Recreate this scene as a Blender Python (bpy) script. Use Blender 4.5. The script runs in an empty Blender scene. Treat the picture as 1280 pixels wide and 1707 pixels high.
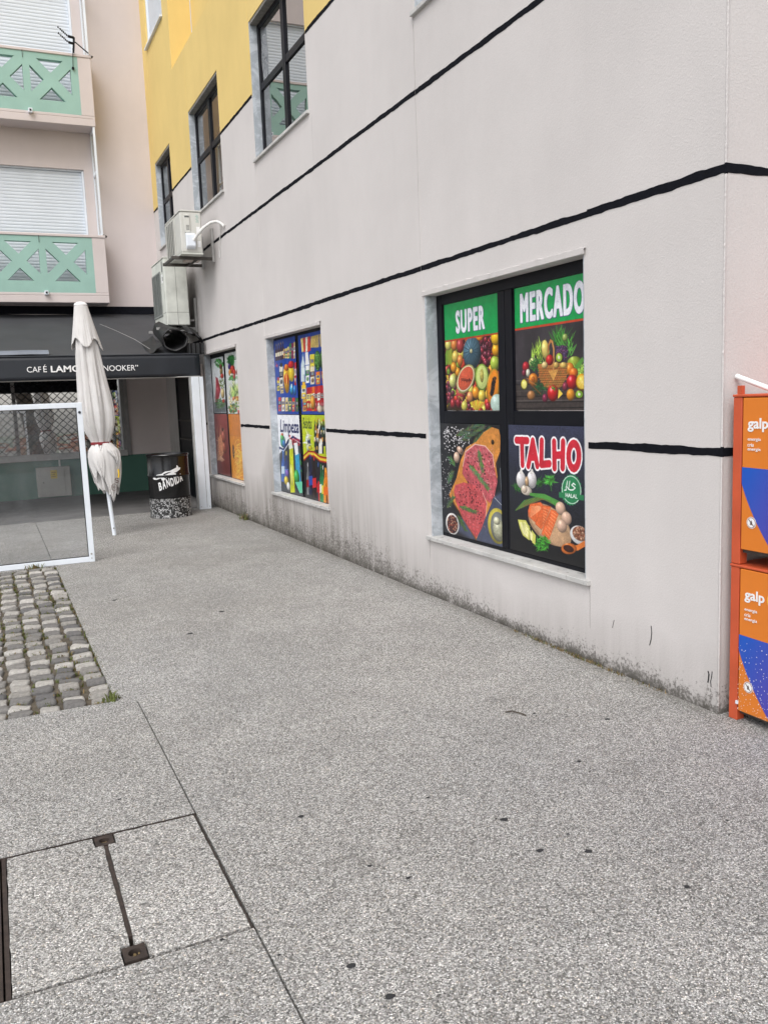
import bpy, bmesh, math, random
import numpy as np
from mathutils import Vector, Matrix

R = math.radians
random.seed(7)
rng = np.random.default_rng(7)
scene = bpy.context.scene
COL = scene.collection

# ------------------------------------------------------------------ camera
YAW, PITCH, ROLL = 0.425996158, 0.134506772, -0.0388126081
FOC = 1429.19293 / 1280 * 36.0
F_ = Vector((math.sin(YAW) * math.cos(PITCH), math.cos(YAW) * math.cos(PITCH), -math.sin(PITCH)))
r0 = Vector((math.cos(YAW), -math.sin(YAW), 0)); u0 = r0.cross(F_)
RV = math.cos(ROLL) * r0 + math.sin(ROLL) * u0
UV_ = -math.sin(ROLL) * r0 + math.cos(ROLL) * u0
cam_d = bpy.data.cameras.new('camera'); cam = bpy.data.objects.new('camera', cam_d); COL.objects.link(cam)
cam_d.sensor_fit = 'HORIZONTAL'; cam_d.sensor_width = 36; cam_d.lens = FOC
cam_d.clip_start = 0.05; cam_d.clip_end = 3000
M = Matrix((RV, UV_, -F_)).transposed().to_4x4(); M.translation = Vector((0, 0, 1.6)); cam.matrix_world = M
scene.camera = cam

# ------------------------------------------------------------------ light: bright overcast sky, soft sun from behind the camera's left shoulder
SUN_EL, SUN_AZ = R(52), R(220)          # azimuth measured from +Y clockwise
w = bpy.data.worlds.new('World'); scene.world = w; w.use_nodes = True
nt = w.node_tree; bg = nt.nodes['Background']
sky = nt.nodes.new('ShaderNodeTexSky'); sky.sky_type = 'NISHITA'; sky.sun_disc = False
sky.sun_elevation = SUN_EL; sky.sun_rotation = SUN_AZ; sky.dust_density = 3.0; sky.air_density = 1.0
hs = nt.nodes.new('ShaderNodeHueSaturation'); hs.inputs['Saturation'].default_value = 0.28; hs.inputs['Value'].default_value = 1.0
tcw = nt.nodes.new('ShaderNodeTexCoord'); nzw = nt.nodes.new('ShaderNodeTexNoise')
nzw.inputs['Scale'].default_value = 2.2; nzw.inputs['Detail'].default_value = 6; nzw.inputs['Roughness'].default_value = 0.55
mpw = nt.nodes.new('ShaderNodeMapping'); mpw.inputs['Scale'].default_value = (1, 1, 2.6)
crw = nt.nodes.new('ShaderNodeMapRange'); crw.inputs['From Min'].default_value = 0.35; crw.inputs['From Max'].default_value = 0.68
crw.inputs['To Min'].default_value = 0.84; crw.inputs['To Max'].default_value = 1.45
mxw = nt.nodes.new('ShaderNodeVectorMath'); mxw.operation = 'SCALE'
nt.links.new(tcw.outputs['Generated'], mpw.inputs['Vector']); nt.links.new(mpw.outputs['Vector'], nzw.inputs['Vector'])
nt.links.new(nzw.outputs['Fac'], crw.inputs['Value'])
nt.links.new(sky.outputs['Color'], hs.inputs['Color']); nt.links.new(hs.outputs['Color'], mxw.inputs[0])
nt.links.new(crw.outputs['Result'], mxw.inputs['Scale']); nt.links.new(mxw.outputs['Vector'], bg.inputs['Color'])
bg.inputs['Strength'].default_value = 0.15
sd = bpy.data.lights.new('sun', 'SUN'); sd.energy = 1.25; sd.angle = R(35); sd.color = (1.0, 0.982, 0.962)
sun = bpy.data.objects.new('sun', sd); COL.objects.link(sun)
sdir = Vector((math.sin(SUN_AZ) * math.cos(SUN_EL), math.cos(SUN_AZ) * math.cos(SUN_EL), math.sin(SUN_EL)))
sun.rotation_euler = sdir.to_track_quat('Z', 'Y').to_euler()
vs = scene.view_settings; vs.view_transform = 'Standard'; vs.look = 'None'; vs.gamma = 1.0; vs.use_curve_mapping = False
vs.exposure = 0.42
scene.display_settings.display_device = 'sRGB'

# ------------------------------------------------------------------ material helpers
def srgb(r, g, b):
    f = lambda c: (c / 255 / 12.92) if c / 255 <= 0.04045 else ((c / 255 + 0.055) / 1.055) ** 2.4
    return (f(r), f(g), f(b), 1)

class NT:
    def __init__(s, name):
        s.m = bpy.data.materials.new(name); s.m.use_nodes = True; s.t = s.m.node_tree
        s.b = s.t.nodes['Principled BSDF']; s.out = s.t.nodes['Material Output']
        s.tc = None; s.world = False
    def n(s, t, **kw):
        nd = s.t.nodes.new(t)
        for k, v in kw.items(): setattr(nd, k, v)
        return nd
    def l(s, a, b): s.t.links.new(a, b)
    def obj(s):
        if s.world:
            if not s.tc: s.tc = s.n('ShaderNodeNewGeometry')
            return s.tc.outputs['Position']
        if not s.tc: s.tc = s.n('ShaderNodeTexCoord')
        return s.tc.outputs['Object']
    def mapping(s, scale=(1, 1, 1), loc=(0, 0, 0)):
        m = s.n('ShaderNodeMapping'); m.inputs['Scale'].default_value = scale; m.inputs['Location'].default_value = loc
        s.l(s.obj(), m.inputs['Vector']); return m.outputs['Vector']
    def noise(s, scale, detail=4, rough=0.55, vec=None, dist=0):
        nd = s.n('ShaderNodeTexNoise'); nd.inputs['Scale'].default_value = scale; nd.inputs['Detail'].default_value = detail
        nd.inputs['Roughness'].default_value = rough; nd.inputs['Distortion'].default_value = dist
        s.l(vec if vec is not None else s.obj(), nd.inputs['Vector']); return nd.outputs['Fac']
    def voro(s, scale, feature='F1', rnd=1.0, vec=None):
        nd = s.n('ShaderNodeTexVoronoi', feature=feature); nd.inputs['Scale'].default_value = scale
        nd.inputs['Randomness'].default_value = rnd
        s.l(vec if vec is not None else s.obj(), nd.inputs['Vector']); return nd
    def ramp(s, fac, stops, interp='LINEAR'):
        nd = s.n('ShaderNodeValToRGB'); cr = nd.color_ramp; cr.interpolation = interp
        while len(cr.elements) > 1: cr.elements.remove(cr.elements[-1])
        cr.elements[0].position, cr.elements[0].color = stops[0][0], stops[0][1]
        for p, c in stops[1:]:
            e = cr.elements.new(p); e.color = c
        s.l(fac, nd.inputs['Fac']); return nd.outputs['Color']
    def math(s, op, a, b=None, clamp=False):
        nd = s.n('ShaderNodeMath', operation=op, use_clamp=clamp)
        for i, v in enumerate((a, b)):
            if v is None: continue
            if isinstance(v, (int, float)): nd.inputs[i].default_value = v
            else: s.l(v, nd.inputs[i])
        return nd.outputs[0]
    def mapr(s, v, a, b, c, d, smooth=True):
        nd = s.n('ShaderNodeMapRange'); nd.interpolation_type = 'SMOOTHSTEP' if smooth else 'LINEAR'
        for k, x in zip(('From Min', 'From Max', 'To Min', 'To Max'), (a, b, c, d)): nd.inputs[k].default_value = x
        s.l(v, nd.inputs['Value']); return nd.outputs['Result']
    def mix(s, fac, a, b, mode='MIX'):
        nd = s.n('ShaderNodeMix', data_type='RGBA', blend_type=mode)
        for sock, v in ((nd.inputs[0], fac), (nd.inputs[6], a), (nd.inputs[7], b)):
            if isinstance(v, (int, float)): sock.default_value = v
            elif isinstance(v, tuple): sock.default_value = v
            else: s.l(v, sock)
        return nd.outputs[2]
    def sep(s, vec=None):
        nd = s.n('ShaderNodeSeparateXYZ'); s.l(vec if vec is not None else s.obj(), nd.inputs[0]); return nd.outputs
    def bump(s, h, strength=0.3, dist=0.01, normal=None):
        nd = s.n('ShaderNodeBump'); nd.inputs['Strength'].default_value = strength; nd.inputs['Distance'].default_value = dist
        s.l(h, nd.inputs['Height'])
        if normal is not None: s.l(normal, nd.inputs['Normal'])
        return nd.outputs['Normal']
    def done(s, col=None, rough=0.8, normal=None, metal=0, spec=None):
        if col is not None:
            if isinstance(col, tuple): s.b.inputs['Base Color'].default_value = col
            else: s.l(col, s.b.inputs['Base Color'])
        if isinstance(rough, (int, float)): s.b.inputs['Roughness'].default_value = rough
        else: s.l(rough, s.b.inputs['Roughness'])
        if normal is not None: s.l(normal, s.b.inputs['Normal'])
        s.b.inputs['Metallic'].default_value = metal
        if spec is not None: s.b.inputs['Specular IOR Level'].default_value = spec
        return s.m

def simple(name, c, rough=0.6, metal=0, var=0.12, nscale=6, bump=0.0, spec=None, bscale=60):
    t = NT(name)
    n = t.noise(nscale, 5)
    d = t.mapr(n, 0.25, 0.75, 1 - var, 1 + var, False)
    col = t.mix(1.0, c, d, 'MULTIPLY')
    nrm = t.bump(t.noise(bscale, 3), bump, 0.01) if bump else None
    return t.done(col, rough, nrm, metal, spec)

def gray(v): return (v, v, v, 1)

# ---- plaster of the supermarket wall (grey lower, yellow upper)
def plaster(name, c, dirt=False):
    t = NT(name); t.world = True
    X, Y, Z = t.sep()
    big = t.noise(0.9, 5, 0.6)
    streak = t.noise(1.0, 5, 0.6, vec=t.mapping((3, 3, 0.22)))
    col = t.mix(1.0, c, t.mapr(big, 0.25, 0.75, 0.93, 1.06, False), 'MULTIPLY')
    col = t.mix(1.0, col, t.mapr(streak, 0.3, 0.75, 1.014, 0.976, False), 'MULTIPLY')
    fine = t.noise(160, 2, 0.6)
    col = t.mix(1.0, col, t.mapr(fine, 0.3, 0.7, 0.955, 1.04, False), 'MULTIPLY')
    if dirt:
        lowy = t.noise(0.55, 4, 0.6, vec=t.mapping((1, 1, 0.15)))
        runs = t.noise(1.0, 6, 0.68, vec=t.mapping((11, 11, 0.7)))
        blot = t.noise(7, 6, 0.7)
        far = t.mapr(Y, 5.0, 9.0, 0.0, 1.0)
        hgt = t.math('ADD', t.math('MULTIPLY', far, 0.36), 0.16)
        hgt = t.math('MULTIPLY', hgt, t.mapr(lowy, 0.3, 0.7, 0.6, 1.5))
        # soft grey film
        film = t.math('POWER', t.math('SUBTRACT', 1.0, t.math('DIVIDE', Z, t.math('MULTIPLY', hgt, 1.9)), True), 0.8)
        film = t.math('MULTIPLY', film, t.mapr(runs, 0.3, 0.7, 0.55, 1.15))
        col = t.mix(t.math('MULTIPLY', film, t.math('ADD', 0.36, t.math('MULTIPLY', far, 0.46)), True), col, (0.17, 0.155, 0.135, 1))
        # mould grains, dense at the foot
        grain = t.noise(48, 5, 0.8)
        k = t.math('SUBTRACT', 1.0, t.math('DIVIDE', Z, hgt), True)
        thr = t.math('ADD', t.math('MULTIPLY', k, 0.30), t.math('MULTIPLY', t.math('SUBTRACT', blot, 0.5), 0.40))
        g = t.math('MULTIPLY', t.math('SUBTRACT', t.math('ADD', grain, thr), 0.66), 9.0, True)
        g = t.math('MULTIPLY', g, t.mapr(k, 0.0, 0.12, 0.0, 1.0))
        col = t.mix(t.math('MULTIPLY', g, 0.70), col, (0.065, 0.06, 0.05, 1))
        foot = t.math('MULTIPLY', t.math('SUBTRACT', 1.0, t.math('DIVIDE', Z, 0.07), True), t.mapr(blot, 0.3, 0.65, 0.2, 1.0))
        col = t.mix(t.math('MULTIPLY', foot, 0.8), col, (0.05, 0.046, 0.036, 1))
        # drip marks here and there
        drip = t.noise(1.0, 3, 0.6, vec=t.mapping((26, 26, 0.8), (3, 7, 1)))
        dm = t.math('MULTIPLY', t.mapr(drip, 0.60, 0.74, 0, 1), t.mapr(Z, 1.0, 0.25, 0, 1))
        col = t.mix(t.math('MULTIPLY', dm, t.math('MULTIPLY', far, 0.45)), col, (0.12, 0.11, 0.1, 1))
        # soot behind the air conditioners
        a = t.math('MULTIPLY', t.mapr(t.math('ABSOLUTE', t.math('SUBTRACT', Y, 13.75)), 0.15, 0.75, 1, 0), t.mapr(t.math('ABSOLUTE', t.math('SUBTRACT', Z, 3.15)), 0.25, 0.8, 1, 0))
        b_ = t.math('MULTIPLY', t.mapr(t.math('ABSOLUTE', t.math('SUBTRACT', Y, 12.55)), 0.2, 0.7, 1, 0), t.mapr(t.math('ABSOLUTE', t.math('SUBTRACT', Z, 3.75)), 0.1, 0.45, 1, 0))
        ab = t.math('MULTIPLY', t.math('ADD', a, t.math('MULTIPLY', b_, 0.6), True), t.mapr(t.noise(3, 4), 0.3, 0.7, 0.45, 1))
        col = t.mix(t.math('MULTIPLY', ab, 0.72), col, (0.06, 0.055, 0.05, 1))
    h1 = t.noise(75, 3, 0.65); h2 = t.voro(140, 'SMOOTH_F1').outputs['Distance']
    near = t.mapr(Y, 2.9, 6.5, 1.0, 0.45)
    h = t.math('MULTIPLY', t.math('ADD', h1, t.math('MULTIPLY', h2, 0.6)), near)
    h = t.math('ADD', h, t.math('MULTIPLY', t.noise(1.6, 3), 1.2))
    return t.done(col, 0.92, t.bump(h, 0.22, 0.006), spec=0.2)

def aggregate(name, mult=1.0):
    t = NT(name)
    v = t.voro(205); e = t.voro(205, 'DISTANCE_TO_EDGE')
    val = t.sep(v.outputs['Color'])[0]
    hue = t.sep(v.outputs['Color'])[1]
    col = t.ramp(val, [(0.0, gray(0.07)), (0.2, gray(0.20)), (0.5, gray(0.39)), (0.8, gray(0.56)), (1.0, gray(0.84))])
    col = t.mix(1.0, col, t.ramp(hue, [(0.0, (1.0, 0.975, 0.935, 1)), (0.5, (1, 0.99, 0.965, 1)), (0.85, (0.96, 0.97, 0.97, 1)), (1.0, (1.05, 0.95, 0.82, 1))]), 'MULTIPLY')
    gap = t.mapr(e.outputs['Distance'], 0.0, 0.13, 0, 1)
    col = t.mix(gap, (0.13, 0.126, 0.117, 1), col)
    cl = t.noise(75, 3, 0.75)
    col = t.mix(1.0, col, t.mapr(cl, 0.32, 0.68, 0.84, 1.16, False), 'MULTIPLY')
    big = t.noise(0.55, 6, 0.62); mid = t.noise(3.2, 5, 0.6)
    col = t.mix(1.0, col, t.mapr(big, 0.3, 0.7, 0.87 * mult, 1.13 * mult, False), 'MULTIPLY')
    col = t.mix(1.0, col, t.mapr(mid, 0.25, 0.75, 0.88, 1.12, False), 'MULTIPLY')
    # grime towards the wall foot and a few darker patches
    X, Y, Z = t.sep()
    rim = t.math('MULTIPLY', t.mapr(X, 2.93, 3.1, 0, 1), t.mapr(mid, 0.3, 0.7, 0.2, 1.0))
    rim = t.math('MULTIPLY', rim, t.mapr(X, 3.12, 3.14, 1, 0))
    rim = t.math('MULTIPLY', rim, t.mapr(Y, 2.7, 3.1, 0.2, 1))
    col = t.mix(t.math('MULTIPLY', rim, 0.55), col, (0.10, 0.092, 0.075, 1))
    patch = t.mapr(t.noise(1.3, 6, 0.7, dist=0.6), 0.60, 0.72, 0, 1)
    col = t.mix(t.math('MULTIPLY', patch, 0.28), col, (0.13, 0.125, 0.115, 1))
    h = t.math('ADD', t.math('MULTIPLY', t.mapr(e.outputs['Distance'], 0, 0.35, 0, 1), 1.0), t.math('MULTIPLY', val, 0.5))
    sandy = t.mapr(t.noise(0.35, 4, 0.6, vec=t.mapping((1, 1, 1), (4, 9, 0))), 0.35, 0.65, 0, 0.25)
    col = t.mix(sandy, col, t.mix(1.0, col, (1.04, 0.985, 0.91, 1), 'MULTIPLY'))
    worn = t.mapr(Y, 4.5, 9.5, 0.0, 0.16)
    col = t.mix(t.math('MULTIPLY', worn, t.mapr(big, 0.3, 0.7, 1.3, 0.5)), col, (0.16, 0.15, 0.13, 1))
    return t.done(col, 0.78, t.bump(h, 0.45, 0.0035), spec=0.3)

MAT = {}
MAT['plaster'] = plaster('grey_pink_plaster', (0.584, 0.554, 0.541, 1), True)
MAT['yellow'] = plaster('yellow_plaster', (0.70, 0.525, 0.205, 1))
MAT['beige'] = plaster('beige_plaster', (0.595, 0.532, 0.518, 1))
MAT['mint'] = simple('mint_green_paint', (0.285, 0.455, 0.400, 1), 0.8, var=0.08, nscale=2.5, bump=0.15)
MAT['green'] = simple('dark_green_paint', (0.060, 0.150, 0.112, 1), 0.7, var=0.1, nscale=2, bump=0.1)
MAT['aggregate'] = aggregate('washed_aggregate')
MAT['aggregate2'] = aggregate('washed_aggregate_cover', 1.08)
MAT['black_paint'] = simple('black_stripe_paint', (0.006, 0.0065, 0.010, 1), 0.9, var=0.3, nscale=30, bump=0.3, spec=0.12)
MAT['black_alu'] = simple('black_aluminium', (0.004, 0.0045, 0.008, 1), 0.45, var=0.15, nscale=9, spec=0.22)
MAT['white_alu'] = simple('white_aluminium', (0.70, 0.745, 0.80, 1), 0.42, var=0.06, nscale=5)
MAT['shutter'] = simple('pale_shutter', (0.62, 0.665, 0.72, 1), 0.5, var=0.05, nscale=3)
MAT['shaded_terrace'] = simple('shaded_terrace_concrete', (0.115, 0.112, 0.11, 1), 0.85, var=0.3, nscale=2.5, bump=0.3, bscale=90)  # smooth concrete, its colour darkened for the shade beneath the awning
MAT['soil'] = simple('joint_soil', (0.085, 0.070, 0.050, 1), 0.95, var=0.5, nscale=14, bump=0.5)
MAT['rust'] = simple('rusty_steel', (0.035, 0.024, 0.019, 1), 0.8, var=0.6, nscale=24, bump=0.4)
MAT['awning'] = simple('charcoal_awning_cloth', (0.036, 0.038, 0.043, 1), 0.65, var=0.18, nscale=2.2, bump=0.15, bscale=20)
MAT['valance'] = simple('black_awning_cloth', (0.012, 0.015, 0.021, 1), 0.5, var=0.25, nscale=3)
MAT['white_print'] = simple('white_print', (0.80, 0.80, 0.80, 1), 0.6, var=0.03)
MAT['canvas'] = simple('off_white_canvas', (0.57, 0.555, 0.545, 1), 0.9, var=0.07, nscale=5, bump=0.25, bscale=40)
MAT['red'] = simple('red_webbing', (0.20, 0.020, 0.026, 1), 0.8, var=0.2, nscale=40)
MAT['yellow_tag'] = simple('yellow_cord', (0.75, 0.5, 0.03, 1), 0.7)
MAT['brown_print'] = simple('brown_print', (0.13, 0.075, 0.06, 1), 0.8)
MAT['ac'] = simple('aged_ivory_metal', (0.56, 0.555, 0.515, 1), 0.5, var=0.12, nscale=3)
MAT['ac_old'] = simple('weathered_ivory_metal', (0.60, 0.615, 0.565, 1), 0.55, var=0.2, nscale=4)
MAT['ac_dark'] = simple('fan_grille_dark', (0.10, 0.105, 0.10, 1), 0.6, var=0.3, nscale=20)
MAT['ac_grey'] = simple('weathered_grille', (0.24, 0.255, 0.245, 1), 0.6, var=0.2, nscale=12)
MAT['steel_dark'] = simple('dirty_steel', (0.07, 0.062, 0.056, 1), 0.6, 0.3, var=0.4, nscale=20)
MAT['steel_pale'] = simple('pale_galvanised_steel', (0.36, 0.355, 0.345, 1), 0.5, 0.3, var=0.2, nscale=12)
MAT['black_plastic'] = simple('black_sheeting', (0.008, 0.008, 0.009, 1), 0.55, var=0.3, nscale=5, bump=0.4, bscale=9)
MAT['drum'] = simple('black_drum_paint', (0.006, 0.006, 0.007, 1), 0.22, var=0.3, nscale=8)
MAT['orange'] = simple('orange_door_enamel', (0.66, 0.185, 0.017, 1), 0.38, var=0.07, nscale=4)
MAT['coral'] = simple('red_orange_frame_enamel', (0.52, 0.085, 0.030, 1), 0.42, var=0.12, nscale=7)
MAT['dark'] = simple('dark_void', (0.010, 0.010, 0.011, 1), 0.8)
MAT['meter'] = simple('grey_cabinet', (0.36, 0.35, 0.32, 1), 0.6, var=0.1)
MAT['label_y'] = simple('yellow_label', (0.55, 0.40, 0.04, 1), 0.6, var=0.3, nscale=60)
MAT['lintel'] = simple('grey_lintel_stone', (0.20, 0.19, 0.17, 1), 0.8, var=0.4, nscale=14)
MAT['crack'] = simple('crack_grime', (0.16, 0.145, 0.13, 1), 0.95, var=0.4, nscale=30)
MAT['gum'] = simple('black_gum', (0.022, 0.022, 0.024, 1), 0.8, var=0.4, nscale=60)
MAT['pipe_beige'] = simple('beige_pipe_paint', (0.50, 0.435, 0.40, 1), 0.6)
MAT['pipe_white'] = simple('white_lagging', (0.66, 0.655, 0.63, 1), 0.6, var=0.15, nscale=20)
MAT['bark'] = simple('bark', (0.06, 0.05, 0.04, 1), 0.9, var=0.4, nscale=12, bump=0.6)
MAT['leaf'] = simple('leaf_green', (0.05, 0.085, 0.03, 1), 0.7, var=0.4, nscale=4)
MAT['weed'] = simple('weed_green', (0.085, 0.105, 0.022, 1), 0.8, var=0.5, nscale=9)
MAT['straw'] = simple('dry_weed', (0.19, 0.135, 0.062, 1), 0.9, var=0.4, nscale=20)
MAT['hill'] = simple('hill_scrub', (0.07, 0.085, 0.05, 1), 0.95, var=0.5, nscale=0.05)
MAT['house_a'] = simple('house_white', (0.60, 0.57, 0.52, 1), 0.9, var=0.1)
MAT['house_b'] = simple('house_ochre', (0.50, 0.30, 0.20, 1), 0.9, var=0.1)
MAT['roof_t'] = simple('roof_tile', (0.33, 0.12, 0.07, 1), 0.9, var=0.3)

def marble():
    t = NT('grey_veined_marble')
    n = t.noise(2.6, 8, 0.7, vec=t.mapping((1, 1.0, 1.0)), dist=0.8)
    v = t.mapr(t.math('ABSOLUTE', t.math('SUBTRACT', n, 0.5)), 0.0, 0.11, 0.35, 1)
    n2 = t.noise(26, 4, 0.7)
    col = t.mix(v, (0.25, 0.28, 0.31, 1), (0.50, 0.535, 0.57, 1))
    col = t.mix(t.mapr(n2, 0.55, 0.75, 0, 0.35), col, (0.16, 0.17, 0.18, 1))
    return t.done(col, 0.5)
MAT['marble'] = marble()
def sillstone():
    t = NT('speckled_white_marble')
    n2 = t.noise(22, 6, 0.78); n = t.noise(5, 4)
    col = t.mix(t.mapr(n2, 0.56, 0.66, 0, 0.8), (0.50, 0.495, 0.48, 1), (0.13, 0.125, 0.12, 1))
    col = t.mix(1.0, col, t.mapr(n, 0.3, 0.7, 0.85, 1.1), 'MULTIPLY')
    return t.done(col, 0.6)
MAT['sill'] = sillstone()
def terrazzo():
    t = NT('black_white_chip_wrap')
    v = t.voro(55); val = t.sep(v.outputs['Color'])[0]
    e = t.voro(55, 'DISTANCE_TO_EDGE').outputs['Distance']
    c = t.ramp(val, [(0.0, gray(0.008)), (0.50, gray(0.012)), (0.56, gray(0.35)), (1.0, gray(0.62))])
    c = t.mix(t.mapr(e, 0.05, 0.12, 0, 1), gray(0.01), c)
    return t.done(c, 0.4)
MAT['terrazzo'] = terrazzo()
def stone_mat(name, a, b):
    t = NT(name)
    inf = t.n('ShaderNodeObjectInfo')
    c = t.ramp(inf.outputs['Random'], [(0, a), (1, b)])
    n = t.noise(38, 4, 0.7)
    c = t.mix(1.0, c, t.mapr(n, 0.25, 0.75, 0.6, 1.32, False), 'MULTIPLY')
    return t.done(c, 0.75, t.bump(t.noise(55, 5, 0.8), 0.8, 0.010), spec=0.35)
MAT['cobble_light'] = stone_mat('pale_limestone', (0.27, 0.257, 0.235, 1), (0.46, 0.44, 0.41, 1))
MAT['cobble_dark'] = stone_mat('grey_stone', (0.125, 0.122, 0.122, 1), (0.22, 0.21, 0.195, 1))
def window_glass(name, tint, refl):
    t = NT(name)
    d = t.n('ShaderNodeBsdfDiffuse'); d.inputs['Color'].default_value = tint
    g = t.n('ShaderNodeBsdfGlossy'); g.inputs['Roughness'].default_value = 0.015
    fr = t.n('ShaderNodeFresnel'); fr.inputs['IOR'].default_value = 1.5
    f = t.math('ADD', t.math('MULTIPLY', fr.outputs[0], 1.0 if refl > 0 else 0.6), max(refl, 0), True)
    wob = t.bump(t.noise(1.3, 2), 0.05, 0.02); t.l(wob, g.inputs['Normal'])
    mx = t.n('ShaderNodeMixShader'); t.l(f, mx.inputs[0]); t.l(d.outputs[0], mx.inputs[1]); t.l(g.outputs[0], mx.inputs[2])
    t.l(mx.outputs[0], t.out.inputs['Surface']); return t.m
MAT['pane'] = window_glass('dark_window_glass', (0.012, 0.012, 0.014, 1), -0.05)
MAT['cafe_pane'] = window_glass('mirror_film_glass', (0.012, 0.013, 0.015, 1), 0.80)
def clear_glass():
    t = NT('clear_screen_glass')
    tr = t.n('ShaderNodeBsdfTransparent'); tr.inputs['Color'].default_value = (0.98, 0.985, 0.99, 1)
    g = t.n('ShaderNodeBsdfGlossy'); g.inputs['Roughness'].default_value = 0.02
    df = t.n('ShaderNodeBsdfDiffuse'); df.inputs['Color'].default_value = (0.55, 0.59, 0.63, 1)
    fr = t.n('ShaderNodeLayerWeight'); fres = t.math('ADD', 0.035, t.math('MULTIPLY', t.math('POWER', fr.outputs['Facing'], 5.0), 0.9), True)
    m1 = t.n('ShaderNodeMixShader'); t.l(t.mapr(t.noise(2.5, 5, 0.7), 0.35, 0.75, 0.02, 0.06), m1.inputs[0]); t.l(tr.outputs[0], m1.inputs[1]); t.l(df.outputs[0], m1.inputs[2])
    m2 = t.n('ShaderNodeMixShader'); t.l(fres, m2.inputs[0]); t.l(m1.outputs[0], m2.inputs[1]); t.l(g.outputs[0], m2.inputs[2])
    t.l(m2.outputs[0], t.out.inputs['Surface']); return t.m
MAT['glass'] = clear_glass()

# ------------------------------------------------------------------ mesh helpers
class MB:
    def __init__(s): s.bm = bmesh.new()
    def box(s, x0, x1, y0, y1, z0, z1):
        v = [s.bm.verts.new(p) for p in ((x0, y0, z0), (x1, y0, z0), (x1, y1, z0), (x0, y1, z0), (x0, y0, z1), (x1, y0, z1), (x1, y1, z1), (x0, y1, z1))]
        for f in ((0, 3, 2, 1), (4, 5, 6, 7), (0, 1, 5, 4), (1, 2, 6, 5), (2, 3, 7, 6), (3, 0, 4, 7)): s.bm.faces.new([v[i] for i in f])
        return s
    def face(s, pts): return s.bm.faces.new([s.bm.verts.new(p) for p in pts])
    def prism(s, pts, off):
        """closed outline pts (3-D, planar) thickened by the vector off"""
        off = Vector(off); n = len(pts)
        a = [s.bm.verts.new(p) for p in pts]; b = [s.bm.verts.new(Vector(p) + off) for p in pts]
        s.bm.faces.new(a); s.bm.faces.new(b[::-1])
        for i in range(n): s.bm.faces.new((a[i], b[i], b[(i + 1) % n], a[(i + 1) % n]))
        return s
    def tube(s, pts, r, n=8, cap=True):
        pts = [Vector(p) for p in pts]; rings = []
        rr = r if isinstance(r, (list, tuple)) else [r] * len(pts)
        ref = None
        for i, p in enumerate(pts):
            d = (pts[min(i + 1, len(pts) - 1)] - pts[max(i - 1, 0)]).normalized()
            if ref is None:
                ref = d.orthogonal().normalized()
            ref = (ref - d * ref.dot(d)).normalized()
            b = d.cross(ref)
            rings.append([s.bm.verts.new(p + (ref * math.cos(2 * math.pi * k / n) + b * math.sin(2 * math.pi * k / n)) * rr[i]) for k in range(n)])
        for A, B in zip(rings, rings[1:]):
            for k in range(n): s.bm.faces.new((A[k], A[(k + 1) % n], B[(k + 1) % n], B[k]))
        if cap and n > 2:
            s.bm.faces.new(rings[0][::-1]); s.bm.faces.new(rings[-1])
        return s
    def lathe(s, prof, c=(0, 0, 0), n=32):
        rings = []
        for r, z in prof:
            rings.append([s.bm.verts.new((c[0] + r * math.cos(2 * math.pi * k / n), c[1] + r * math.sin(2 * math.pi * k / n), c[2] + z)) for k in range(n)])
        for A, B in zip(rings, rings[1:]):
            for k in range(n): s.bm.faces.new((A[k], A[(k + 1) % n], B[(k + 1) % n], B[k]))
        if prof[0][0] > 0: s.bm.faces.new(rings[0][::-1])
        if prof[-1][0] > 0: s.bm.faces.new(rings[-1])
        return s
    def grid(s, rows, wrap=False):
        V = [[s.bm.verts.new(p) for p in row] for row in rows]
        for A, B in zip(V, V[1:]):
            n = len(A)
            for k in range(n if wrap else n - 1): s.bm.faces.new((A[k], A[(k + 1) % n], B[(k + 1) % n], B[k]))
        return V
    def build(s, name, mat, parent=None, bevel=0, smooth=0, seg=1, recalc=True, loc=None):
        bm = s.bm
        if recalc: bmesh.ops.recalc_face_normals(bm, faces=bm.faces)
        if bevel:
            es = [e for e in bm.edges if len(e.link_faces) == 2 and e.calc_face_angle(0) > R(25)]
            bmesh.ops.bevel(bm, geom=es, offset=bevel, segments=seg, affect='EDGES', profile=0.5, clamp_overlap=True)
        me = bpy.data.meshes.new(name)
        org = ORG.get(parent.name, Vector((0, 0, 0))) if parent else Vector((0, 0, 0))
        if loc is not None: org = Vector(loc)
        if org.length: bmesh.ops.translate(bm, verts=bm.verts, vec=-org)
        bm.to_mesh(me); bm.free()
        o = bpy.data.objects.new(name, me); COL.objects.link(o)
        if parent: o.parent = parent
        elif loc is not None: o.location = org
        ORG[o.name] = org
        for m_ in (mat if isinstance(mat, (list, tuple)) else [mat]): me.materials.append(m_)
        if smooth:
            me.shade_smooth(); me.set_sharp_from_angle(angle=R(smooth))
        return o
ORG = {}
def empty(name, loc, label, cat, group=None):
    o = bpy.data.objects.new(name, None); COL.objects.link(o); o.location = loc; ORG[o.name] = Vector(loc)
    o.empty_display_size = 0.2
    return tag(o, label, cat, group)
def tag(o, label=None, cat=None, group=None, kind=None):
    if label: o['label'] = label
    if cat: o['category'] = cat
    if group: o['group'] = group
    if kind: o['kind'] = kind
    return o
def box(name, mat, parent, *b, bevel=0, **kw): return MB().box(*b).build(name, mat, parent, bevel=bevel, **kw)

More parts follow.
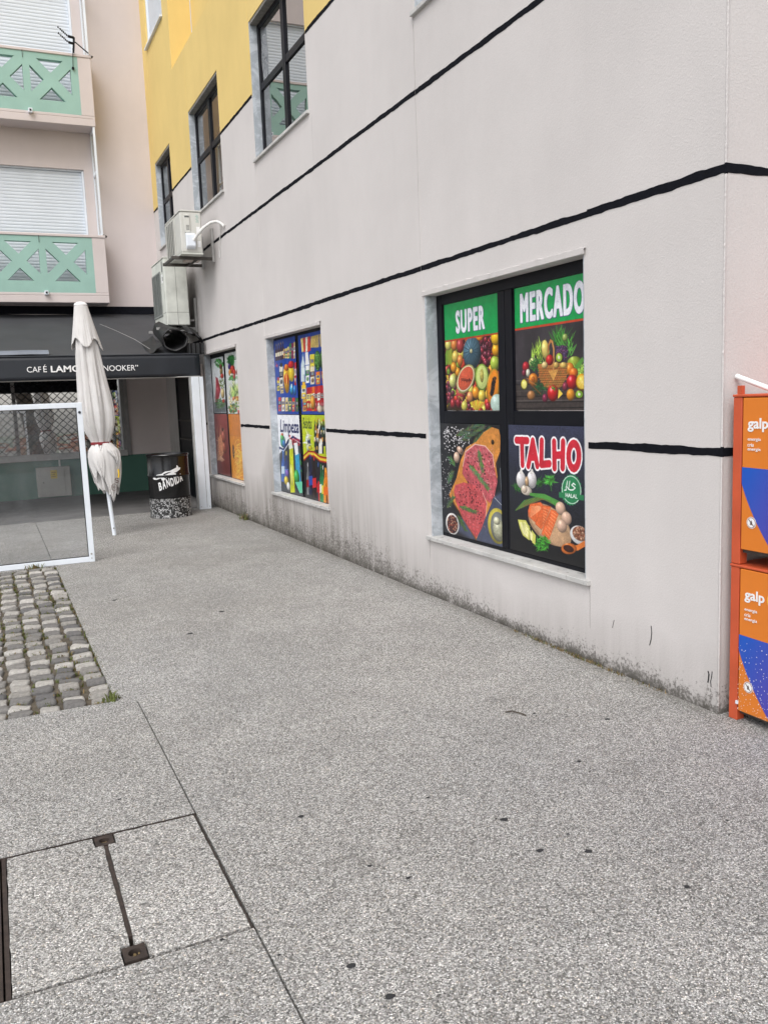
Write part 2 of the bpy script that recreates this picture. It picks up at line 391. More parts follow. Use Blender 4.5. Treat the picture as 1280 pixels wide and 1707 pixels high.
def text_geo(s, size=1.0, offset=0.0, extrude=0.0, shear=0.0, space=1.0):
    cu = bpy.data.curves.new('t', 'FONT'); cu.body = s; cu.size = size; cu.offset = offset; cu.extrude = extrude; cu.shear = shear
    cu.space_character = space; cu.resolution_u = 4
    ob = bpy.data.objects.new('t', cu); COL.objects.link(ob)
    bpy.context.view_layer.update()
    me = bpy.data.meshes.new_from_object(ob.evaluated_get(bpy.context.evaluated_depsgraph_get()))
    me.calc_loop_triangles()
    V = np.array([v.co[:] for v in me.vertices]) if len(me.vertices) else np.zeros((0, 3))
    T = np.array([t.vertices[:] for t in me.loop_triangles]) if len(me.loop_triangles) else np.zeros((0, 3), int)
    bpy.data.objects.remove(ob); bpy.data.curves.remove(cu); bpy.data.meshes.remove(me)
    return V, T
def lettering(name, s, mat, parent, fn, width, height, bold=0.0, thick=0.0015, shear=0.0, space=1.0):
    """text as thin real letters; fn maps (a, b, c): a 0..width, b 0..height, c out of the surface -> world"""
    V, T = text_geo(s, 1.0, bold, 0.001, shear, space)
    lo, hi = V.min(0), V.max(0)
    bm = bmesh.new()
    vs_ = []
    for v in V:
        a = (v[0] - lo[0]) / (hi[0] - lo[0]) * width; b = (v[1] - lo[1]) / (hi[1] - lo[1]) * height
        vs_.append(bm.verts.new(fn(a, b, thick if v[2] > 0 else 0.0002)))
    for t in T:
        try: bm.faces.new([vs_[i] for i in t])
        except ValueError: pass
    m = MB(); m.bm.free(); m.bm = bm
    return m.build(name, mat, parent)
# ------------------------------------------------------------------ printed posters (flat print, drawn pixel by pixel here)
def vnoise(h, w_, cell, seed=0):
    g = np.random.default_rng(seed)
    out = np.zeros((h, w_)); amp = 1.0; tot = 0
    for o in range(4):
        c = max(cell / 2 ** o, 1.0)
        gh, gw = int(h / c) + 3, int(w_ / c) + 3
        a = g.random((gh, gw)); y = np.arange(h) / c; x = np.arange(w_) / c
        yi, xi = y.astype(int), x.astype(int); fy = (y - yi)[:, None]; fx = (x - xi)[None]
        fy = fy * fy * (3 - 2 * fy); fx = fx * fx * (3 - 2 * fx)
        v = (a[yi][:, xi] * (1 - fy) + a[yi + 1][:, xi] * fy) * (1 - fx) + (a[yi][:, xi + 1] * (1 - fy) + a[yi + 1][:, xi + 1] * fy) * fx
        out += v * amp; tot += amp; amp *= 0.55
    return out / tot

class Poster:
    """canvas whose drawing coordinates are given in a skewed quad (TL, TR, BR, BL) and mapped to a straight rectangle"""
    def __init__(s, w0, h, quad, bg, ext=0.0):
        w_ = w0; s.w0 = w0; s.w, s.h = w0 + int(w0 * ext), h; s.a = np.zeros((h, s.w, 3)); s.a[:] = np.array(bg) / 255
        dst = [(0, 0), (w_, 0), (w_, h), (0, h)]; A = []; B = []
        for (x, y), (u, v) in zip(quad, dst):
            A += [[x, y, 1, 0, 0, 0, -u * x, -u * y], [0, 0, 0, x, y, 1, -v * x, -v * y]]; B += [u, v]
        s.H = np.append(np.linalg.solve(np.array(A, float), np.array(B, float)), 1).reshape(3, 3)
        q = quad
        s.sx = w_ / ((abs(q[1][0] - q[0][0]) + abs(q[2][0] - q[3][0])) / 2)
        s.sy = h / ((abs(q[3][1] - q[0][1]) + abs(q[2][1] - q[1][1])) / 2)
    def p(s, x, y):
        v = s.H @ np.array([x, y, 1.0]); return v[0] / v[2], v[1] / v[2]
    def _win(s, x0, x1, y0, y1):
        x0, x1, y0, y1 = max(int(x0) - 2, 0), min(int(x1) + 3, s.w), max(int(y0) - 2, 0), min(int(y1) + 3, s.h)
        if x0 >= x1 or y0 >= y1: return None
        yy, xx = np.mgrid[y0:y1, x0:x1]
        return (slice(y0, y1), slice(x0, x1)), xx + 0.5, yy + 0.5
    def put(s, sl, al, col):
        al = np.clip(al, 0, 1)[..., None]; s.a[sl] = s.a[sl] * (1 - al) + np.clip(col, 0, 1) * al
    def ell(s, x, y, rx, ry, col, rot=0, shade=0.55, hl=0.25, al=1.0, nz=0.0):
        cx, cy = s.p(x, y); rx *= s.sx; ry *= s.sy; m = max(rx, ry)
        win = s._win(cx - m, cx + m, cy - m, cy + m)
        if not win: return
        sl, X, Y = win; c, n = math.cos(R(rot)), math.sin(R(rot))
        dx, dy = X - cx, Y - cy; a = (dx * c + dy * n) / rx; b = (-dx * n + dy * c) / ry
        d = np.sqrt(a * a + b * b); alpha = np.clip((1 - d) * min(rx, ry) + 0.5, 0, 1) * al
        nzv = np.sqrt(np.clip(1 - d * d, 0, 1)); lit = nzv * 0.75 + (-dx / m * 0.35 - dy / m * 0.5)
        k = 1 - shade + shade * 1.25 * np.clip(lit, 0, 1.2)
        if nz: k = k * (1 - nz + 2 * nz * vnoise(*X.shape, 3, int(x + y)))
        C = np.array(col) / 255 * k[..., None]
        sp = np.exp(-((dx / m + 0.3) ** 2 + (dy / m + 0.38) ** 2) / 0.05)[..., None] * hl
        s.put(sl, alpha, C + sp)
    def line(s, pts, wd, col, al=1.0, taper=False):
        P = [s.p(*q) for q in pts]; sc = (s.sx + s.sy) / 2; r = wd * sc / 2
        for i, ((x0, y0), (x1, y1)) in enumerate(zip(P, P[1:])):
            win = s._win(min(x0, x1) - r, max(x0, x1) + r, min(y0, y1) - r, max(y0, y1) + r)
            if not win: continue
            sl, X, Y = win; ux, uy = x1 - x0, y1 - y0; L = ux * ux + uy * uy + 1e-9
            t = np.clip(((X - x0) * ux + (Y - y0) * uy) / L, 0, 1)
            d = np.hypot(X - x0 - t * ux, Y - y0 - t * uy)
            rr = r * (1 - (i + t) / (len(P) - 1) * 0.8) if taper else r
            s.put(sl, (rr - d + 0.5) * al, np.array(col) / 255)
    def poly(s, pts, col, al=1.0, nz=0.0, seed=1, soft=1.0, raw=False):
        P = np.array(pts if raw else [s.p(*q) for q in pts])
        win = s._win(P[:, 0].min(), P[:, 0].max(), P[:, 1].min(), P[:, 1].max())
        if not win: return
        sl, X, Y = win; ins = np.zeros(X.shape, bool); dm = np.full(X.shape, 1e9)
        for (x0, y0), (x1, y1) in zip(P, np.roll(P, -1, 0)):
            c = ((y0 <= Y) != (y1 <= Y)); xi = x0 + (Y - y0) / (y1 - y0 + 1e-12) * (x1 - x0); ins ^= c & (X < xi)
            ux, uy = x1 - x0, y1 - y0; t = np.clip(((X - x0) * ux + (Y - y0) * uy) / (ux * ux + uy * uy + 1e-9), 0, 1)
            dm = np.minimum(dm, np.hypot(X - x0 - t * ux, Y - y0 - t * uy))
        sd_ = np.where(ins, dm, -dm); C = np.array(col) / 255 * np.ones(X.shape + (1,))
        if nz: C = C * (1 - nz + 2 * nz * vnoise(*X.shape, 6, seed))[..., None]
        s.put(sl, (sd_ / soft + 0.5) * al, C)
    def rect(s, x0, y0, x1, y1, col, al=1.0, nz=0.0):       # in canvas fractions
        P = [(x0 * s.w, y0 * s.h), (x1 * s.w, y0 * s.h), (x1 * s.w, y1 * s.h), (x0 * s.w, y1 * s.h)]
        s.poly(P, col, al, nz, raw=True)
    def mottle(s, amt, cell, seed=3):
        s.a *= (1 - amt + 2 * amt * vnoise(s.h, s.w, cell, seed))[..., None]
    def leaves(s, x, y, rx, ry, n, col, ln=18, wd=4, seed=0, up=False, spread=180):
        g = random.Random(seed)
        for i in range(n):
            a = g.uniform(0, 2 * math.pi); q = math.sqrt(g.random()); px, py = x + rx * q * math.cos(a), y + ry * q * math.sin(a)
            b = R(-90 + g.uniform(-spread, spread) * (0.25 if up else 1)); k = g.uniform(0.55, 1.35); L = ln * g.uniform(0.6, 1.3)
            s.line([(px, py), (px + L * math.cos(b), py + L * math.sin(b))], wd, [c * k for c in col], taper=True)
    def text(s, t, x0, y0, x1, y1, col, bold=0.0, outline=0, ocol=(255, 255, 255), shear=0.0, rot=0, shadow=None, fat=0, space=1.0):
        """text stretched to the canvas box (canvas pixels), outline in pixels"""
        V, T = text_geo(t, 1.0, bold, 0, shear, space)
        lo, hi = V.min(0), V.max(0); Q = np.empty((len(V), 2))
        Q[:, 0] = x0 + (V[:, 0] - lo[0]) / (hi[0] - lo[0]) * (x1 - x0); Q[:, 1] = y1 - (V[:, 1] - lo[1]) / (hi[1] - lo[1]) * (y1 - y0)
        if rot:
            c, n = math.cos(R(rot)), math.sin(R(rot)); mx, my = (x0 + x1) / 2, (y0 + y1) / 2
            d = Q - (mx, my); Q = np.stack([mx + d[:, 0] * c - d[:, 1] * n, my + d[:, 0] * n + d[:, 1] * c], 1)
        S = 3; mk = np.zeros((s.h * S, s.w * S), bool)
        for tr in T:
            A = Q[tr] * S; a0 = np.maximum(np.floor(A.min(0)).astype(int), 0); a1 = np.minimum(np.ceil(A.max(0)).astype(int) + 1, (s.w * S, s.h * S))
            if (a0 >= a1).any(): continue
            yy, xx = np.mgrid[a0[1]:a1[1], a0[0]:a1[0]]; xx = xx + 0.5; yy = yy + 0.5
            e = [(A[(i + 1) % 3][0] - A[i][0]) * (yy - A[i][1]) - (A[(i + 1) % 3][1] - A[i][1]) * (xx - A[i][0]) for i in range(3)]
            mk[a0[1]:a1[1], a0[0]:a1[0]] |= ((e[0] >= 0) & (e[1] >= 0) & (e[2] >= 0)) | ((e[0] <= 0) & (e[1] <= 0) & (e[2] <= 0))
        def cov(m): return m.reshape(s.h, S, s.w, S).mean((1, 3))
        def dil(m, k):
            for i in range(k):
                q = m.copy(); q[1:] |= m[:-1]; q[:-1] |= m[1:]; q[:, 1:] |= m[:, :-1]; q[:, :-1] |= m[:, 1:]
                if i % 2: q[1:, 1:] |= m[:-1, :-1]; q[:-1, :-1] |= m[1:, 1:]; q[1:, :-1] |= m[:-1, 1:]; q[:-1, 1:] |= m[1:, :-1]
                m = q
            return m
        if fat: mk = dil(mk, fat)
        full = (slice(0, s.h), slice(0, s.w))
        if shadow:
            s.put(full, cov(np.roll(dil(mk, 2), (shadow, shadow), (0, 1))), np.array(ocol) / 255)
        if outline: s.put(full, cov(dil(mk, int(outline * S))), np.array(ocol) / 255)
        s.put(full, cov(mk), np.array(col) / 255)
    def material(s, name):
        gr = np.random.default_rng(len(name)); s.a *= (0.90 + 0.20 * vnoise(s.h, s.w, 16, len(name)))[..., None] * (1 + 0.05 * gr.standard_normal((s.h, s.w, 1))); s.a = s.a * 0.97 + 0.012
        if s.w > s.w0: s.a[:, s.w0:] = s.a[:, s.w0 - (s.w - s.w0):s.w0][:, ::-1]
        img = bpy.data.images.new(name, s.w, s.h, alpha=False); img.colorspace_settings.name = 'sRGB'
        px = np.ones((s.h, s.w, 4), np.float32); px[..., :3] = np.clip(s.a[::-1], 0, 1) * 0.97
        img.pixels.foreach_set(px.ravel()); img.update(); img.pack()
        t = NT(name); ti = t.n('ShaderNodeTexImage'); ti.image = img; ti.extension = 'EXTEND'
        return t.done(ti.outputs['Color'], 0.3, spec=0.4)

def rnd(a, b): return random.uniform(a, b)

def poster_super():
    P = Poster(300, 310, [(197, 455), (570, 363), (585, 1170), (208, 1175)], (52, 34, 18))
    FR = [(205, 60, 40), (230, 150, 40), (215, 205, 90), (120, 40, 50), (235, 190, 60), (150, 180, 60), (190, 70, 60)]
    for i in range(150):
        P.ell(rnd(195, 590), rnd(640, 1180), rnd(14, 26), rnd(22, 40), random.choice(FR), shade=0.75)
    for cx, cy, n in ((490, 740, 34), (510, 890, 14), (235, 1060, 26), (480, 690, 12), (345, 1100, 10)):
        for i in range(n): P.ell(cx + rnd(-36, 36), cy + rnd(-80, 80), 13, 20, (random.randint(90, 150), 42, 58), shade=0.7, hl=0.4)
    for k in range(5): P.line([(208 + k * 9, 850), (206 + k * 9, 790), (214 + k * 8, 752)], 13, (110 + 8 * k, 150, 45))
    for f in ((223, 722, 24, 40, (225, 215, 110)), (264, 722, 24, 42, (220, 130, 60)), (305, 725, 26, 55, (170, 60, 60)), (270, 805, 24, 46, (228, 195, 90)), (303, 828, 20, 42, (222, 130, 60)),
              (258, 876, 22, 38, (232, 150, 40)), (543, 843, 29, 50, (175, 200, 70)), (250, 970, 26, 50, (220, 222, 130)), (550, 752, 24, 42, (238, 165, 30)), (552, 665, 32, 52, (240, 190, 30)),
              (440, 665, 24, 24, (235, 140, 40)), (410, 1048, 25, 42, (236, 150, 40)), (452, 1070, 24, 44, (235, 205, 80)), (369, 1078, 22, 38, (230, 150, 90)), (330, 1142, 22, 36, (215, 205, 90)),
              (303, 1055, 34, 52, (205, 60, 70)), (288, 1122, 20, 36, (140, 25, 40)), (496, 1145, 20, 30, (150, 30, 40)), (222, 905, 16, 30, (90, 70, 40)), (250, 1125, 20, 36, (150, 40, 45))):
        P.ell(*f[:4], f[4], shade=0.55, hl=0.35)
    P.ell(222, 905, 12, 22, (120, 150, 50), shade=0.2)
    P.leaves(300, 1050, 34, 50, 26, (200, 190, 90), 22, 4, 5)
    P.ell(385, 775, 62, 112, (78, 112, 130), shade=0.6, hl=0.12)
    for k in range(16):
        a = 2 * math.pi * k / 16; P.line([(380 + 8 * math.cos(a), 765 + 12 * math.sin(a)), (383 + 38 * math.cos(a), 772 + 68 * math.sin(a)), (386 + 58 * math.cos(a), 778 + 106 * math.sin(a))], 4, (36, 58, 72), 0.8)
    P.ell(380, 762, 9, 16, (190, 185, 140), shade=0.4)
    P.ell(340, 955, 72, 88, (190, 185, 110), rot=-25, shade=0.3); P.ell(340, 953, 64, 79, (235, 225, 190), rot=-25, shade=0.1, hl=0); P.ell(340, 951, 58, 72, (214, 92, 62), rot=-25, shade=0.15, hl=0.05, nz=0.15)
    for i in range(22): P.line([(310 + i * 3.2, 955 + rnd(-6, 10)), (312 + i * 3.2, 966 + rnd(-4, 12))], 3, (60, 25, 20))
    P.ell(453, 940, 45, 90, (140, 178, 66), shade=0.35); P.ell(453, 940, 37, 80, (206, 220, 130), shade=0.15, hl=0); P.ell(453, 930, 13, 46, (180, 168, 80), shade=0.3, nz=0.3)
    P.ell(530, 1005, 40, 122, (196, 150, 40), rot=17, shade=0.35); P.ell(530, 1005, 33, 112, (236, 140, 34), rot=17, shade=0.15, hl=0); P.ell(530, 1005, 13, 70, (120, 70, 24), rot=17, shade=0.2, hl=0)
    for i in range(40):
        q = rnd(-62, 62); P.ell(530 - q * 0.2 * 1.0 + rnd(-10, 10), 1005 + q, 5, 8, (28, 20, 18), shade=0.5, hl=0.3)
    for k in range(9): P.line([(415, 1175), (375 + k * 11, 1105 + abs(k - 4) * 4)], 12, (222, 205 - 4 * (k % 3) * 6, 60))
    for k in range(9): P.line([(417, 1178), (380 + k * 11, 1110 + abs(k - 4) * 4)], 2, (150, 130, 30))
    P.ell(556, 1122, 40, 62, (188, 212, 200), shade=0.25)
    P.rect(0, 0, 1, 0.333, (10, 158, 78)); P.rect(0, 0.333, 1, 0.348, (178, 62, 36))
    P.text('SUPER', 70, 26, 224, 86, (238, 240, 250), 0, 0.7, (70, 70, 120), shadow=3, fat=9, space=1.22)
    return P
def poster_mercado():
    P = Poster(300, 310, [(680, 330), (1172, 215), (1175, 1165), (682, 1165)], (52, 48, 52))
    P.mottle(0.35, 70, 4)
    P.rect(0, 0.78, 1, 1, (62, 54, 52), 1, 0.3)
    for k in range(5): P.line([(675, 985 + k * 42), (1180, 978 + k * 42)], 5, (24, 20, 20))
    for k in range(3): P.line([(675, 960 + k * 70), (1180, 952 + k * 70)], 4, (120, 112, 110), 0.6)
    P.leaves(850, 800, 60, 70, 60, (150, 185, 70), 70, 9, 2, True, 120)
    P.leaves(980, 690, 40, 40, 60, (60, 130, 50), 85, 8, 3, True, 140)
    P.leaves(1040, 740, 40, 60, 40, (80, 150, 60), 70, 8, 13, True, 180)
    P.ell(885, 745, 25, 70, (226, 205, 110), rot=-10, shade=0.45); P.ell(1022, 660, 18, 26, (150, 170, 90))
    P.ell(1000, 765, 42, 52, (86, 62, 92), shade=0.6, nz=0.4)
    for k in range(60): P.ell(1000 + rnd(-38, 38), 765 + rnd(-46, 46), 6, 7, (random.randint(60, 120), 60, 100), shade=0.6)
    P.ell(1085, 830, 45, 40, (150, 170, 60)); P.ell(800, 830, 30, 34, (200, 205, 130)); P.leaves(820, 850, 45, 40, 60, (50, 110, 50), 30, 6, 5)
    P.ell(750, 862, 26, 38, (172, 36, 46)); P.ell(765, 905, 16, 30, (226, 222, 200)); P.ell(738, 905, 16, 26, (120, 40, 60))
    P.leaves(1130, 880, 40, 40, 50, (150, 190, 80), 45, 6, 7)
    for k in range(5): P.line([(1060 + k * 6, 910), (1100 + k * 12, 850 - k * 8), (1140 + k * 3, 800 + k * 6)], 7, (90, 150, 60))
    P.ell(1055, 880, 30, 45, (222, 130, 40), rot=25); P.ell(1080, 905, 28, 34, (232, 120, 40))
    P.ell(800, 950, 34, 46, (226, 130, 40)); P.ell(800, 950, 14, 22, (170, 90, 30), shade=0.3)
    P.poly([(835, 845), (1040, 838), (1030, 940), (985, 1010), (880, 1012), (842, 940)], (150, 96, 48), nz=0.2)
    for r_ in range(9):
        for c_ in range(13):
            x, y = 842 + c_ * 15 + (r_ % 2) * 8, 868 + r_ * 16
            if abs(x - 937) < 104 - max(0, y - 930) * 0.6: P.line([(x - 6, y + 4), (x + 6, y - 4)], 6, (random.randint(150, 205), 116, 60))
    for r_ in range(9): P.line([(842, 878 + r_ * 16), (1030, 874 + r_ * 16)], 2, (78, 44, 20), 0.8)
    P.line([(838, 852), (1038, 845)], 15, (186, 124, 66))
    P.line([(936, 945), (942, 850), (944, 740), (934, 690), (922, 682), (908, 712), (905, 760)], 14, (176, 118, 66)); P.line([(936, 945), (942, 850), (944, 740), (934, 690)], 4, (215, 160, 100))
    P.poly([(905, 890), (975, 880), (940, 960)], (206, 150, 76), nz=0.2)
    P.ell(915, 815, 27, 38, (186, 34, 34)); P.ell(880, 850, 22, 24, (226, 196, 130)); P.ell(1010, 850, 24, 20, (226, 190, 100)); P.ell(960, 850, 20, 22, (210, 170, 90))
    P.ell(980, 798, 25, 35, (120, 92, 50)); P.ell(980, 798, 20, 29, (150, 185, 60), shade=0.1); P.ell(980, 798, 8, 12, (226, 228, 190), shade=0.1)
    P.ell(738, 985, 24, 38, (226, 212, 60)); P.ell(738, 985, 18, 30, (240, 230, 130), shade=0.1); P.leaves(840, 1010, 36, 50, 60, (34, 84, 44), 30, 6, 9)
    P.ell(880, 1080, 20, 30, (130, 40, 70)); P.ell(785, 1060, 30, 34, (176, 120, 70)); P.ell(935, 1045, 38, 58, (196, 32, 34), hl=0.5); P.leaves(935, 1010, 14, 10, 12, (70, 120, 40), 20, 5, 3)
    P.ell(1068, 968, 36, 50, (190, 30, 38), hl=0.5); P.ell(1020, 1000, 18, 30, (140, 50, 70)); P.ell(1138, 968, 38, 56, (240, 170, 30)); P.ell(1138, 968, 31, 46, (246, 206, 70), shade=0.1)
    for k in range(8):
        a = math.pi * k / 4; P.line([(1138, 968), (1138 + 28 * math.cos(a), 968 + 40 * math.sin(a))], 2, (250, 236, 170))
    P.poly([(975, 1015), (1005, 1050), (970, 1085)], (236, 206, 80)); P.ell(1058, 1056, 27, 40, (232, 148, 40)); P.ell(1118, 1054, 28, 30, (110, 84, 44)); P.ell(1118, 1054, 22, 24, (130, 180, 54), shade=0.1); P.ell(1118, 1054, 8, 10, (230, 232, 200), shade=0)
    P.line([(740, 945), (800, 1000), (850, 1050)], 8, (110, 70, 40)); P.line([(755, 940), (820, 990)], 6, (150, 100, 60))
    P.rect(0, 0, 1, 0.325, (10, 158, 78)); P.rect(0, 0.325, 1, 0.342, (196, 66, 36))
    P.text('MERCADO', 28, 18, 290, 86, (238, 240, 250), 0, 0.8, (70, 70, 120), shadow=3, fat=10, space=1.2)
    return P
def sprig(P, x, y, ang, L, col, seed, wl=26, wd=4):
    g = random.Random(seed); a = R(ang)
    P.line([(x, y), (x + L * math.cos(a), y + L * math.sin(a))], 4, [c * 0.7 for c in col])
    for k in range(int(L / 5)):
        t = k * 5; px, py = x + t * math.cos(a), y + t * math.sin(a)
        for sgn in (-1, 1):
            b = a + sgn * R(g.uniform(20, 42)); l = wl * g.uniform(0.7, 1.2) * (1 - 0.4 * t / L)
            P.line([(px, py), (px + l * math.cos(b), py + l * math.sin(b))], wd, [c * g.uniform(0.7, 1.35) for c in col], taper=True)
def poster_meat():
    P = Poster(320, 330, [(190, 105), (600, 120), (612, 950), (200, 860)], (30, 30, 34))
    P.mottle(0.3, 40, 8)
    P.poly([(330, 760), (620, 560), (620, 960), (380, 900), (300, 850)], (70, 76, 98), nz=0.15, soft=14)
    for k in range(150): P.ell(rnd(215, 400), 120 + abs(random.gauss(0, 1)) * 70 + rnd(0, 60), rnd(3, 6), rnd(3, 6), (225, 222, 225), shade=0.3)
    for k in range(70): P.ell(rnd(195, 260), rnd(300, 700), rnd(2, 4), rnd(2, 4), (215, 212, 215), shade=0.3)
    for q in ((300, 190, -25, 190, 1), (340, 220, -30, 180, 2), (420, 240, -40, 150, 6)): sprig(P, q[0], q[1], q[2], q[3], (74, 92, 66), q[4], 44, 6)
    P.poly([(245, 600), (300, 480), (330, 360), (370, 270), (440, 232), (490, 170), (545, 135), (592, 150), (603, 200), (600, 300), (570, 380), (582, 470), (540, 650), (432, 905), (330, 740)], (208, 136, 62), nz=0.16)
    P.line([(245, 600), (330, 740), (432, 905)], 8, (120, 70, 30)); P.ell(551, 236, 10, 16, (50, 30, 16), shade=0.3)
    for k in range(14): P.line([(255 + k * 24, 600 - k * 26), (300 + k * 22, 720 - k * 24)], 2, (170, 104, 44), 0.5)
    P.poly([(345, 400), (365, 300), (430, 250), (500, 262), (550, 320), (560, 400), (582, 500), (560, 600), (530, 650), (460, 590), (370, 500), (340, 450)], (186, 84, 92), nz=0.30, seed=5)
    P.poly([(290, 530), (350, 510), (430, 530), (480, 580), (508, 650), (500, 740), (470, 830), (432, 895), (385, 830), (340, 760), (290, 640), (280, 570)], (188, 76, 80), nz=0.28, seed=6)
    for k in range(230):
        x, y = rnd(355, 560), rnd(270, 600); a = rnd(0, 6.3); L = rnd(8, 22)
        if 350 < x < 560 and y < 300 + (x - 340) * 1.5 and y > 250: P.line([(x, y), (x + L * math.cos(a), y + L * math.sin(a) * 1.4)], rnd(1.5, 3.5), (226, 150, 152), 0.75)
    for k in range(150):
        x, y = rnd(295, 490), rnd(530, 830); a = rnd(0, 6.3); L = rnd(8, 20)
        if y < 560 + (x - 270) * 2.2 and y < 900 - abs(x - 430) * 1.2: P.line([(x, y), (x + L * math.cos(a), y + L * math.sin(a))], rnd(1.5, 3), (222, 130, 134), 0.6)
    P.line([(345, 400), (365, 300), (430, 250), (500, 262), (550, 320), (560, 400)], 5, (232, 190, 180)); P.line([(480, 580), (508, 650), (500, 740)], 5, (226, 170, 160))
    for k in range(50): P.ell(rnd(360, 540), rnd(300, 560), 4, 5, (70, 20, 26), shade=0.2); P.ell(rnd(310, 470), rnd(560, 800), 4, 5, (74, 20, 26), shade=0.2)
    sprig(P, 455, 290, 80, 150, (88, 112, 70), 11, 36, 6); sprig(P, 390, 390, 52, 210, (96, 122, 76), 12, 40, 6); sprig(P, 320, 680, 18, 120, (84, 110, 64), 13, 36, 6)
    sprig(P, 290, 400, -120, 70, (80, 108, 74), 14, 40, 6); sprig(P, 240, 520, -70, 90, (76, 102, 70), 15, 36, 6); sprig(P, 230, 690, -60, 90, (72, 98, 62), 16, 40, 6); sprig(P, 300, 740, 60, 120, (64, 92, 50), 17, 36, 6)
    P.ell(328, 292, 26, 26, (206, 170, 150), rot=20); P.ell(303, 340, 22, 40, (214, 182, 160), rot=-15); P.ell(335, 300, 9, 12, (150, 110, 90))
    P.ell(266, 802, 50, 78, (232, 230, 226), shade=0.2); P.ell(266, 804, 40, 66, (78, 40, 36), shade=0.2, hl=0)
    for k in range(120):
        a, q = rnd(0, 6.3), math.sqrt(rnd(0, 1)); P.ell(266 + 36 * q * math.cos(a), 804 + 60 * q * math.sin(a), 5, 6, random.choice([(150, 70, 50), (60, 30, 30), (190, 140, 110), (110, 40, 40)]), shade=0.5)
    P.ell(580, 805, 62, 118, (196, 182, 74), shade=0.35); P.ell(584, 810, 48, 98, (120, 124, 120), shade=0.3); P.ell(588, 830, 36, 70, (176, 176, 150), shade=0.4, nz=0.3); P.ell(575, 770, 20, 26, (226, 224, 190))
    P.line([(600, 410), (606, 560)], 3, (140, 150, 160)); P.line([(560, 610), (608, 660)], 3, (190, 195, 200))
    return P
def poster_talho():
    P = Poster(330, 330, [(650, 115), (1172, 130), (1180, 1110), (665, 975)], (44, 47, 56), 0.07)
    yy = np.linspace(0, 1, P.h)[:, None, None]
    P.a *= 1.25 - 0.85 * yy; P.a[..., 2:] *= 1.18 - 0.2 * yy
    n = vnoise(P.h, P.w, 30, 21); n2 = vnoise(P.h, P.w, 9, 22)
    lines = np.abs(np.sin((np.arange(P.h)[:, None] * 0.55 + n * 26 + n2 * 6)))
    P.a *= (0.72 + 0.42 * lines)[..., None]
    # TALHO: fat rounded letters with a white edge, each tilted a little
    L = {'T': ([[(0, 0), (1, 0.02)], [(0.5, 0), (0.55, 1)]]), 'A': ([[(0, 1), (0.5, 0), (1, 1)], [(0.25, 0.66), (0.8, 0.66)]]),
         'L': ([[(0.05, 0), (0, 0.95), (0.9, 0.92)]]), 'H': ([[(0, 0), (0.05, 1)], [(1, 0), (0.95, 1)], [(0.05, 0.52), (0.95, 0.5)]]),
         'O': ([[(0.5 + 0.5 * math.sin(2 * math.pi * k / 18), 0.5 - 0.5 * math.cos(2 * math.pi * k / 18)) for k in range(19)]])}
    lay = [('T', 706, 222, 76, 168, 0), ('A', 788, 228, 62, 170, 0), ('L', 878, 228, 62, 170, 0), ('H', 966, 236, 62, 176, 0), ('O', 1066, 246, 72, 172, 0)]
    for wd, col in ((56, (250, 246, 248)), (37, (206, 40, 58))):
        for ch, x, y, w_, h, _ in lay:
            for st in L[ch]: P.line([(x + a * w_, y + b * h) for a, b in st], wd, col)
    # garlic
    P.leaves(735, 545, 45, 30, 40, (50, 110, 46), 30, 8, 31); P.leaves(860, 515, 25, 30, 30, (50, 104, 46), 26, 8, 32)
    for x, y, r_ in ((738, 495, 36), (812, 495, 34)):
        P.ell(x, y, r_, 62, (226, 222, 222), shade=0.4); P.poly([(x - 12, y - 40), (x - 4, y - 75), (x + 6, y - 75), (x + 14, y - 40)], (226, 222, 216))
        for k in (-16, 0, 16): P.line([(x + k * 0.2, y - 45), (x + k, y + 30)], 2, (170, 160, 170), 0.7)
    P.ell(778, 510, 14, 40, (196, 160, 120)); P.ell(775, 570, 40, 34, (236, 222, 206), shade=0.4); P.ell(760, 560, 22, 28, (226, 206, 186), shade=0.4)
    P.leaves(938, 500, 30, 26, 70, (70, 150, 60), 26, 9, 33); P.line([(938, 510), (948, 570)], 6, (60, 130, 50))
    # badge
    C = (1085, 565)
    pts = []
    for k in range(48):
        a = 2 * math.pi * k / 48; q = 1.0 if k % 2 else 0.9; pts.append((C[0] + 74 * q * math.cos(a), C[1] + 112 * q * math.sin(a)))
    P.poly(pts, (44, 132, 84)); P.ell(*C, 61, 93, (222, 236, 226), shade=0, hl=0); P.ell(*C, 57, 88, (44, 132, 84), shade=0, hl=0)
    P.poly([(1000, 580), (1172, 602), (1172, 640), (1000, 618)], (40, 122, 76)); 
    cx, cy = P.p(*C)
    P.text('HALAL', cx - 24, cy + 9, cx + 24, cy + 19, (240, 245, 240), 0.03)
    W_ = (246, 248, 246)
    P.line([(1112, 530), (1100, 520), (1088, 532), (1112, 552), (1096, 566), (1080, 566)], 6, W_)      # the word in Arabic script
    P.line([(1080, 566), (1066, 560), (1074, 505)], 6, W_); P.line([(1066, 560), (1052, 540), (1058, 505)], 6, W_); P.line([(1048, 545), (1050, 566), (1038, 568)], 6, W_)
    # chives, board, salmon, eggs
    for k in range(20): P.line([(700 + k * 3, 706 - k * 1.4), (760 + k * 8, 640 - k * 1.2), (860 + k * 6, 612 + k * 2), (960 + k * 5, 660 + k * 3)], 6, (70 + 3 * (k % 5) * 4, 140 - (k % 4) * 14, 60))
    for k in range(8): P.line([(800, 588 + k * 2), (900 + k * 4, 596 + k * 5), (1010, 650 + k * 8)], 4, (80, 150, 66))
    P.ell(930, 805, 150, 130, (176, 140, 108), rot=12, shade=0.2, hl=0, nz=0.12); P.ell(935, 800, 138, 116, (202, 166, 130), rot=12, shade=0.12, hl=0, nz=0.15)
